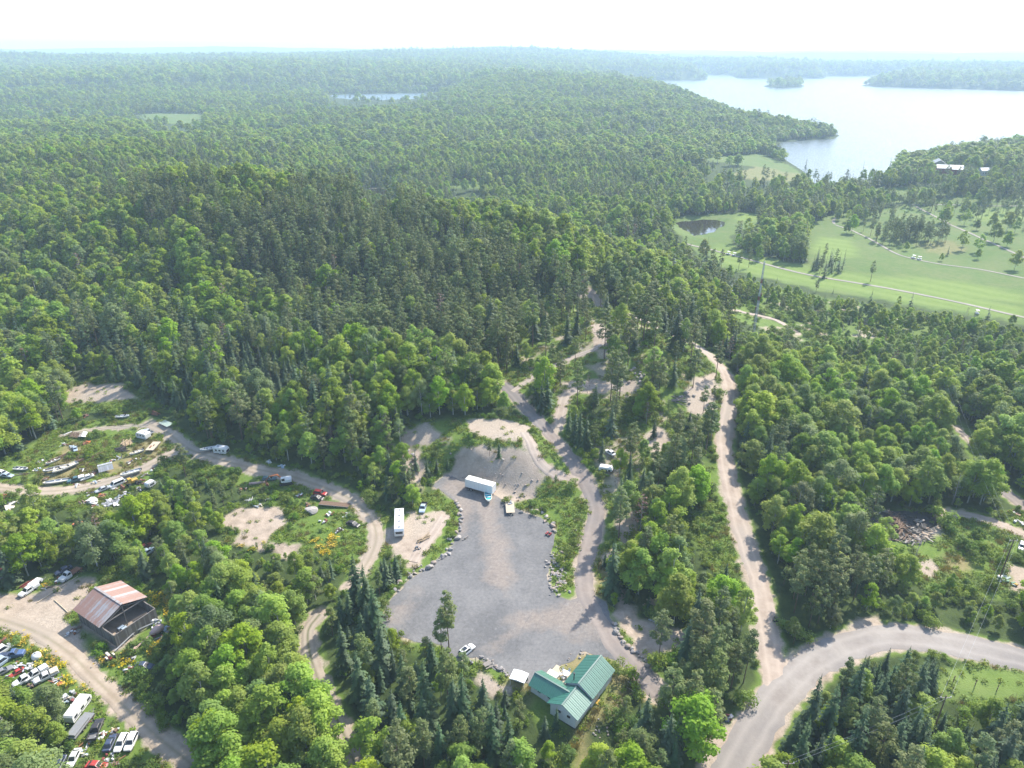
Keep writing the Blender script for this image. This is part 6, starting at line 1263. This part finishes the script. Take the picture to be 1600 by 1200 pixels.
# power poles and wires at the right
def pole(label, px, py, h, lean=0):
    v = put(px, py, .8); e = thing('power_pole', label, 'pole', v); MB().tube([(0,0,-.5), (lean*.5,0,h*.5), (lean,0,h)], [.17, .15, .11], 8).build('pole', M('brown', .9, .4), e); MB().box((lean, 0, h-.6), (2.2, .12, .12)).build('crossarm', M('oldwood', .9), e)
    for x in (-.95, 0, .95): MB().tube([(lean+x, 0, h-.5), (lean+x, 0, h-.25)], .06, 6).build('insulator', M('white', .4), e)
    return v+Vector((lean, 0, h-.25))
p1_ = pole('brown wooden power pole in the meadow at right', 1562, 903, 12.5); p2_ = pole('wooden power pole among trees at the right, lower corner', 1452, 1160, 13); p3_ = pole('wooden power pole at the bottom edge right of the road', 1215, 1260, 12); p4_ = pole('wooden power pole in the aspens at the right edge', 1470, 640, 12)
def wire(label, a, b, off, sag=1.0, group=None):
    o = Vector((off, 0, 0)); pts = [(a+o).lerp(b+o, s/10)-Vector((0, 0, sag*4*(s/10)*(1-s/10))) for s in range(11)]; q = MB(); q.tube([p-pts[0] for p in pts], 0.011, 4); w = q.build('power_line', M('silver', .5, .1), None, loc=pts[0]); return tag(w, label, 'wire', group)
for i, of in enumerate((-.95, .95)):
    wire('power line crossing the conifers at the bottom right', p3_, p2_, of, .6, 'lower power lines'); wire('power line between the lower right pole and the meadow pole', p2_, p1_, of, 1.2, 'middle power lines'); wire('power line over the aspens at the right edge', p1_, p4_, of, 1.2, 'upper power lines')
for i, (px, py) in enumerate(((1489, 1066), (1523, 1072), (1557, 1080))):
    v = put(px, py, .6); e = thing('rail_post', ('left', 'middle', 'right')[i]+' one of three dark cross-topped posts on the lawn', 'post', v, .3); MB().tube([(0,0,-.2), (0,0,1.9)], .09, 6).build('upright', M('brown', .9), e); MB().box((0, 0, 1.3), (1.3, .1, .12), rz=.4).build('crossbar', M('brown', .9), e)
# golf carts and lodge
def cart(label, px, py, to, group=None):
    v = put(px, py, 1.5); e = thing('golf_cart', label, 'golf cart', v, heading((px, py), to), group); e.scale = (1.3,)*3; MB().box((0, 0, .55), (2.2, 1.15, .4), bev=.12).build('body', M('white', .4), e); MB().box((-.2, 0, .85), (.5, 1.0, .15), bev=.04).build('seat', M('grey', .6), e); MB().box((-.1, 0, 1.8), (1.7, 1.2, .07), bev=.03).build('roof', M('white', .4), e)
    for x in (-.8, .7):
        for y in (-.5, .5): MB().tube([(x*.9, y, .7), (x*.8, y, 1.8)], .03, 4).build('roof_post', STEEL, e)
    for x in (-.75, .75):
        for y in (-.5, .5): wheel(e, x, y, .22, .16)
cart('white golf cart on the near cart path, left of its pair', 1138, 398, (1120, 394)); cart('white golf cart on the near cart path, right of its pair', 1147, 400, (1130, 396)); cart('white golf cart on the middle cart path, left of its pair', 1427, 404, (1410, 400)); cart('white golf cart on the middle cart path, right of its pair', 1436, 406, (1420, 403)); cart('golf cart with white roof crossing the near fairway', 1526, 491, (1520, 485)); cart('white golf cart on the far fairway path', 1471, 338, (1460, 333))
def cabin(label, px, py, rz, L, W, H, roof, wall, name='lodge', cat='building'):
    v = put(px, py, max(L, W)*.6); e = thing(name, label, cat, v, rz); MB().box((0, 0, H/2-.5), (L, W, H+1)).build('wall', M(wall, .7), e)
    for sg in (-1, 1): q = MB(); q.prism([(0, H+W*.3), (sg*(W/2+.5), H-.1), (sg*(W/2+.5), H+.1), (0, H+W*.3+.25)], -L/2-.5, L/2+.5, 'x'); q.build('roof_plane', M(roof, .5), e)
    for x in (-L/2, L/2): q = MB(); q.prism([(-W/2+.05, H-.02), (W/2-.05, H-.02), (0, H+W*.29)], x-.1, x+.1, 'x'); q.build('gable_wall', M(wall, .7), e)
    for i in range(max(2, int(L/3))):
        x = -L/2+1.5+i*(L-3)/max(1, int(L/3)-1); w = MB().box((x, -W/2-.02, H*.55), (1.2, .1, 1.3)).build('window', M('white', .5), e); MB().box((x, -W/2-.04, H*.55), (1.0, .1, 1.1)).build('pane', GLASS, w)
    return e
cabin('grey-roofed end of the lodge above the golf course', 1464, 266, 1.2, 17, 12, 8, 'grey', 'oldwood'); cabin('long pale-roofed red-walled wing of the lodge', 1482, 270, -.25, 26, 10, 5, 'silver', 'maroon'); cabin('short pale-roofed wing at the right of the lodge', 1496, 272, -.2, 14, 8, 5, 'silver', 'maroon'); cabin('small white cabin in the trees right of the lodge', 1537, 274, .1, 12, 8, 5, 'silver', 'white', 'cabin', 'cabin'); cabin('tiny blue-roofed cabin left of the lodge', 1452, 252, .1, 8, 6, 4, 'paleblue', 'white', 'cabin', 'cabin')
v = put(586, 297, 3); e = thing('foot_bridge', 'small dark footbridge over the marsh pond', 'bridge', v, .1)
for i in range(16): MB().box((-12+i*1.6, 0, 1.6), (1.4, 3, .2)).build('plank', M('oldwood', .9), e)
for x in (-12, -4, 4, 12):
    for y in (-1.4, 1.4): MB().box((x, y, .6), (.3, .3, 4.5)).build('post', M('brown', .9), e)
for y in (-1.5, 1.5): MB().box((0, y, 2.7), (25, .15, .15)).build('handrail', M('brown', .9), e)

# loose scrap strewn through the junkyard
JUNK = [('loose scrap strewn beside the upper yard road', [(64,722),(58,735),(130,735),(146,740),(176,722),(186,716),(205,722),(150,755),(120,760),(70,750),(240,735),(228,744),(196,752),(112,700),(100,695)]),
  ('loose scrap strewn below the upper yard road', [(140,772),(150,793),(185,778),(196,772),(130,785),(180,765),(216,765),(10,800),(30,783),(60,780)]),
  ('loose scrap strewn among the scrapped cars below the barn road', [(30,1040),(50,1070),(85,1062),(100,1095),(112,1098),(140,1128),(162,1150),(182,1145),(135,1165),(128,1180),(170,1185),(186,1190),(70,1045),(12,1062),(95,1062)]),
  ('loose scrap strewn around the barn', [(120,985),(112,990),(205,1030),(200,1048),(262,985),(252,1000),(134,940),(88,908),(72,918)]),
  ('loose scrap strewn inside the loop of the yard road', [(470,775),(480,790),(540,805),(530,830),(505,815),(405,790),(420,782),(380,765)])]
for q_, (lb, pts) in enumerate(JUNK):
    for i, (px, py) in enumerate(pts):
        cs = [['rust', 'grey', 'white'], ['silver', 'brown', 'black'], ['white', 'silver', 'rust'], ['brown', 'oldwood', 'rust'], ['metal', 'maroon', 'white'], ['paleblue', 'grey', 'cream']][(i*5+q_) % 6]
        heap(lb, px, py, cs, 7, 2.2, .5, ((1.1, .5, .2), (.7, .6, .4), (1.6, .25, .12))[i % 3], 70+q_*20+i, 'loose_scrap', 'scrap', 'scrap_piece', lb)
# ------------------------------------------------------------------ planting: nearest 300 of each kind as single trees, the rest as the mass of the wood
if KEEP_OUT:
    ko = np.array(KEEP_OUT)
    def free(x, y, pad=0.0):
        f = np.ones(len(x), bool)
        for cx, cy_, r in ko: f &= (x-cx)**2+(y-cy_)**2 > (r+pad)**2
        return f
else:
    def free(x, y, pad=0.0): return np.ones(len(x), bool)
nex = len(ex); fr = free(TX, TY, .8); fr[len(TX)-nex:] = True
TX, TY, TZ, TR, TL, TS, KIND, gro = (a[fr] for a in (TX, TY, TZ, TR, TL, TS, KIND, gro))
fr = free(SHX, SHY, .3); SHX, SHY = SHX[fr], SHY[fr]; SHZ = height(SHX, SHY)
PXX, PYY, DEP = project(TX, TY, TZ+6)
inview = (PXX > -15) & (PXX < 1615) & (PYY > 40) & (PYY < 1230)
def zone(px, py):
    if py < 345: return 'far off by the golf course' if px > 1000 else 'on the far ridge'
    if px > 1130 and py < 545: return 'along the golf fairways'
    if px > 1215 and py > 1015: return 'below the bend of the public road'
    if px > 1200 and py > 880: return 'above the bend of the public road'
    if px > 1130: return 'right of the winding gravel road'
    if py > 1060 and px > 905: return 'right of the green-roofed house'
    if px > 930 and py > 760: return 'between the lane and the gravel road'
    if px > 780 and py > 640 and py < 850: return 'beside the steep lane'
    if px > 780 and py > 440 and py <= 640: return 'on the open rocky knoll'
    if px > 590 and py > 1000: return 'left of the green-roofed house'
    if px > 470 and py > 880: return 'left of the gravel lot'
    if px > 590 and py > 640: return 'on the cut bank above the white trailer'
    if py > 1050 and px < 200: return 'among the scrapped cars'
    if py > 870: return 'right of the rusty-roofed barn'
    if py > 770: return 'behind the rusty-roofed barn'
    if py > 655: return 'along the yard road'
    if px < 120 and py > 560: return 'at the left edge above the junkyard'
    if py > 560: return 'at the foot of the wooded slope'
    return 'high on the wooded slope'
KINDS_ = {'aspen': ('aspen_tree', 'round-crowned bright green aspen', 'aspen', 'bright aspen wood', 'bright green aspen wood covering the slopes'),
  'birch': ('birch_tree', 'pale-leaved white-trunked birch', 'birch', 'birch wood', 'pale birches mixed through the aspen wood'),
  'pine': ('pine_tree', 'olive green bare-trunked pine', 'pine', 'pine wood', 'olive grey pine wood on the hill'),
  'spruce': ('spruce_tree', 'narrow dark green pointed spruce', 'spruce', 'spruce wood', 'dark pointed spruces through the wood'),
  'fir': ('fir_tree', 'broad dark green conical fir', 'fir', 'fir wood', 'broad dark firs through the wood'),
  'dead': ('dead_pine', 'dead pine with rusty brown needles', 'dead tree', 'dead pines', 'dead brown pines in the wood'),
  'snag': ('bare_snag', 'bare grey dead tree trunk', 'dead tree', 'bare snags', 'bare grey snags in the wood')}
N_SINGLE = {'aspen': 300, 'birch': 150, 'pine': 300, 'spruce': 300, 'fir': 180, 'dead': 60, 'snag': 40}
MARKS = [('red SUV', 501, 773), ('white motorhome', 624, 824), ('blue-grey pickup', 661, 796), ('excavator', 447, 756), ('white box trailer', 751, 765), ('turquoise boat', 763, 781), ('red quad bike', 857, 836), ('white SUV on the lot', 729, 1018), ('picnic table', 762, 1041), ('white shelter', 811, 1066), ('gable of the house', 890, 1125), ('upper end of the house', 950, 1030), ('tractor', 172, 1030), ('navy sedan by the barn', 226, 1043), ('back of the barn', 165, 905), ('white minibus', 124, 1112), ('white trio of pickups', 57, 1058), ('old white truck', 110, 901), ('white caravan', 347, 708), ('white camper box', 225, 684), ('pair of boats', 95, 737), ('collapsed shed', 118, 683), ('pale pickup in the hollow', 230, 866), ('blue tarp boat', 37, 834), ('firewood stack', 1022, 946), ('white car by the lane', 953, 709), ('radio mast', 1177, 522), ('meadow power pole', 1562, 903), ('lower right power pole', 1452, 1160), ('bottom power pole', 1215, 1260), ('right-hand lawn post', 1557, 1080), ('left-hand lawn post', 1489, 1066), ('road fork at the bottom', 1205, 1050), ('bend of the public road', 1370, 985), ('top of the steep lane', 800, 615), ('fork of the steep lane', 872, 668), ('rock pile on the knoll', 990, 590), ('large pale boulder', 487, 800), ('long flatbed', 523, 790), ('wood track', 490, 1020), ('bottom of the barn road', 270, 1175), ('charred debris', 1402, 822), ('green and white tarps', 1572, 908), ('dark tarp heap by the public road', 1141, 1122), ('grey sheet shed', 166, 734), ('yellow loader', 207, 757)]
MARKW = [(t_, *at(a, b)) for t_, a, b in MARKS]
def own_labels(kind_lab, idx, X, Y, G):
    """a label for each tree: the one nearest a landmark is named by it, the others by size and stand"""
    lab = {}; X = np.asarray(X); Y = np.asarray(Y)
    RANK = ('nearest', 'second nearest', 'third nearest', 'fourth nearest', 'fifth nearest')
    near = [(t_, np.hypot(X-mx, Y-my)) for t_, mx, my in MARKW]; near = [(t_, d, np.argsort(d)[:5]) for t_, d in near]
    for k_ in range(5):                       # all the nearest ones first, then the second nearest ...
        for t_, d, o_ in near:
            if k_ < len(o_) and d[o_[k_]] < 34 and int(o_[k_]) not in lab: lab[int(o_[k_])] = kind_lab+' '+RANK[k_]+' the '+t_
    return lab
def instance_tree(nm, kd, i, x, y, z, s, v, rz, label, cat, group):
    cr, tr, h = models(kd, 'hi')[v]
    e = bpy.data.objects.new(nm, None); C.objects.link(e); e.location = (x, y, z-.1); e.rotation_euler = (0, 0, rz); e.scale = s; e.empty_display_size = .3
    tag(e, label, cat, group)
    for pn, me in (('trunk', tr), ('crown', cr)):
        if me is None or (pn == 'crown' and kd == 'snag'): continue
        o = bpy.data.objects.new(pn, me); C.objects.link(o); o.parent = e
for kd, (nm, lab, cat, mass, masslab) in KINDS_.items():
    sel = np.where(KIND == kd)[0]
    if not len(sel): continue
    sc = gro[sel]*TS[sel]; thin = rng.uniform(.85, 1.15, len(sel))
    S3 = np.c_[sc*thin*np.where(TL[sel] == 2, 1.12, 1), sc*thin*np.where(TL[sel] == 2, 1.12, 1), sc*np.where(TS[sel] > 1.2, .72, 1)]
    vv = rng.integers(0, VAR[kd], len(sel)); rz = rng.uniform(0, 6.28, len(sel))
    size = np.where(inview[sel] & (TL[sel] == 0), sc/DEP[sel], 0); order = np.argsort(-size); single = order[:N_SINGLE[kd]]; single = single[size[single] > 0]
    done = np.zeros(len(sel), bool); done[single] = True
    own = own_labels(lab, single, TX[sel[single]], TY[sel[single]], None)
    for i_, j in enumerate(single):
        g = sel[j]; zz = zone(PXX[g], PYY[g]); big = 'tall ' if gro[g] > 1.1 else ('short ' if gro[g] < .82 else 'medium-sized ')
        instance_tree(nm, kd, j, TX[g], TY[g], TZ[g], S3[j], vv[j], rz[j], own.get(i_, big+lab+' '+zz), cat, big+cat+' trees '+zz)
    Pm, Rm, Sm, Im, cols = [], [], [], [], []
    for lod, ln in ((0, 'hi'), (1, 'mid'), (2, 'lo')):
        q = np.where((TL[sel] == lod) & ~done)[0]
        if not len(q): continue
        models(kd, ln); g = sel[q]
        Pm.append(np.c_[TX[g], TY[g], TZ[g]-.15]); Rm.append(rz[q]); Sm.append(S3[q]); Im.append(vv[q]+len(cols)*VAR[kd]); cols.append(ln)
    if Pm:
        cc = bpy.data.collections.new('models_all_'+kd)
        for i, ln in enumerate(cols):
            for ob in sorted(MODEL_COLL[(kd, ln)].objects, key=lambda o: o.name):
                o2 = bpy.data.objects.new('m%d_%s' % (i, ob.name), ob.data); cc.objects.link(o2)
        scatter(mass.replace(' ', '_'), np.vstack(Pm), np.concatenate(Rm), np.vstack(Sm), np.concatenate(Im), cc, masslab, 'wood')
# shrubs
models('shrub', 'hi'); sp = project(SHX, SHY, SHZ+1)
sz = rng.uniform(.35, 1.15, len(SHX))*np.where(fbm(SHX/14, SHY/14, 97, 2) > .55, 1.25, .8); vis = (sp[0] > 0) & (sp[0] < 1600) & (sp[1] > 300) & (sp[1] < 1200)
so = np.argsort(-np.where(vis & (inside_any(SHX, SHY, CLEAR[:7]+SPARSE, 0) > .5), sz/sp[2], 0))[:300]; sm = np.ones(len(SHX), bool); sm[so] = False
svv = rng.integers(0, 4, len(SHX)); srz = rng.uniform(0, 6.28, len(SHX))
xs = [i for i in range(len(TX)) if KIND[i] == 'shrub']
own = own_labels('low leafy green shrub', so, SHX[so], SHY[so], None)
for i_, j in enumerate(so):
    zz = zone(sp[0][j], sp[1][j]); instance_tree('shrub', 'shrub', j, SHX[j], SHY[j], SHZ[j], (sz[j],)*3, svv[j], srz[j], own.get(i_, 'low leafy green shrub '+zz), 'shrub', 'shrubs '+zz)
for i in xs: instance_tree('shrub', 'shrub', i, TX[i], TY[i], TZ[i], (gro[i],)*3, i % 4, .5, 'large rounded willow bush standing alone '+zone(PXX[i], PYY[i]), 'bush', 'lone bushes '+zone(PXX[i], PYY[i]))
scatter('undergrowth', np.c_[SHX, SHY, SHZ-.1][sm], srz[sm], np.repeat(sz[sm][:,None], 3, 1), svv[sm], MODEL_COLL[('shrub', 'hi')], 'green undergrowth along clearings and tracks', 'undergrowth')
# low weeds, tall grass and yellow flowers
def tuft(seed, kind):
    rg = np.random.default_rng(seed); k = 46
    P = np.c_[rg.normal(0, .42, k), rg.normal(0, .42, k), rg.uniform(.08, .5, k)]
    if kind == 'grass':
        V = []
        for i in range(60):
            a = rg.uniform(0, 6.28); x, y = rg.normal(0, .4, 2); h = rg.uniform(.3, .75); lx, ly = rg.normal(0, .22, 2); w = .06
            V += [(x-w*math.cos(a), y-w*math.sin(a), 0), (x+w*math.cos(a), y+w*math.sin(a), 0), (x+lx+w*.4*math.cos(a), y+ly, h), (x+lx-w*.4*math.cos(a), y+ly, h)]
        V = np.array(V)
    else: V = cards(P, np.c_[rg.normal(0, .4, k), rg.normal(0, .4, k), np.ones(k)], .17, .13, rg)
    F = q4(len(V)//4); mi = np.zeros(len(F), np.int32); mats = [LEAF['grass' if kind == 'grass' else 'weed']]
    if kind == 'bloom':
        P = np.c_[rg.normal(0, .42, 34), rg.normal(0, .42, 34), rg.uniform(.5, .75, 34)]; V2 = cards(P, np.c_[rg.normal(0, .3, 34), rg.normal(0, .3, 34), np.ones(34)], .17, .14, rg)
        F = np.vstack([F, q4(len(V2)//4)+len(V)]); V = np.vstack([V, V2]); mi = np.r_[mi, np.ones(34, np.int32)]; mats.append(LEAF['bloom'])
    return new_mesh('tuft', V, F, mats, False, mi)
wc = bpy.data.collections.new('models_weeds')
for i, kd in enumerate(('weed', 'weed', 'grass', 'grass', 'bloom', 'bloom')): wc.objects.link(bpy.data.objects.new('model_tuft_%02d' % i, tuft(300+i, kd)))
wx, wy = jgrid(1.05, 78, 330, .9); cl = inside_any(wx, wy, CLEAR[:7]+SPARSE, 2, 2, 21, 7); sd2 = inside_any(wx, wy, SAND+[LOT_W], .8, 1.8, 22, 5); rr_ = road_dist(wx, wy)
pw = np.where(sd2 > .5, .05, .85)*sstep(.36, .56, fbm(wx/6, wy/6, 99, 3)+.08)
k = (cl > .3) & (rr_ > .35) & (rng.random(len(wx)) < pw); k &= ~((inside_any(wx, wy, [CLEAR[6]]+DRY[:1], 0) > .5) & (rng.random(len(wx)) < .8)); k &= sdf_poly(wx, wy, LOT_W) > .6
k &= free(wx, wy, -.6)
wx, wy = wx[k], wy[k]; wz = height(wx, wy)
BLOOM = [wpoly(p) for p in [[(225,930),(285,925),(280,975),(255,1010),(215,1040),(170,1050),(160,1035),(215,1010),(240,980)], [(10,1000),(60,1000),(110,1035),(150,1080),(130,1085),(60,1040)], [(480,830),(520,835),(515,865),(485,860)], [(130,880),(110,905),(70,920),(80,900)], [(380,850),(420,845),(420,870),(385,875)]]]
pb = inside_any(wx, wy, BLOOM, 1.5, 2, 33, 5); dr = inside_any(wx, wy, DRY, 2, 2, 23, 8); w_ = rng.random(len(wx))
wi = np.where(w_ < pb*.8, 4+(w_*997 % 2).astype(int), np.where(rng.random(len(wx)) < .10+.55*dr, 2+(w_*991 % 2).astype(int), (w_*983 % 2).astype(int)))
ws = rng.uniform(.6, 1.4, len(wx))
scatter('weeds', np.c_[wx, wy, wz-.04], rng.uniform(0, 6.28, len(wx)), np.repeat(ws[:,None], 3, 1), wi, wc, 'tall weeds, grass and yellow flowers on open ground', 'weeds')
print('TREES', len(TX), 'SHRUBS', len(SHX), 'WEEDS', len(wx))
HAZE = 0.00017
# ------------------------------------------------------------------ haze: one closed box of even pale air
z0_, z1_ = float(gz.min())-1.5, max(float(gz.max())+20, CAMZ+22)
hb = MB(); hb.box((0, 0, (z0_+z1_)/2), (33000, 33000, z1_-z0_))
m, nt, out = nodes_of('haze_air'); t = NT(nt); pv = t.n('ShaderNodeVolumePrincipled')
pv.inputs['Color'].default_value = (.64, .83, 1.0, 1); pv.inputs['Density'].default_value = HAZE; pv.inputs['Anisotropy'].default_value = .1
t.l(pv.outputs[0], out.inputs['Volume'])
tag(hb.build('haze', m), 'pale blue summer haze over the forest', 'haze', kind='stuff')
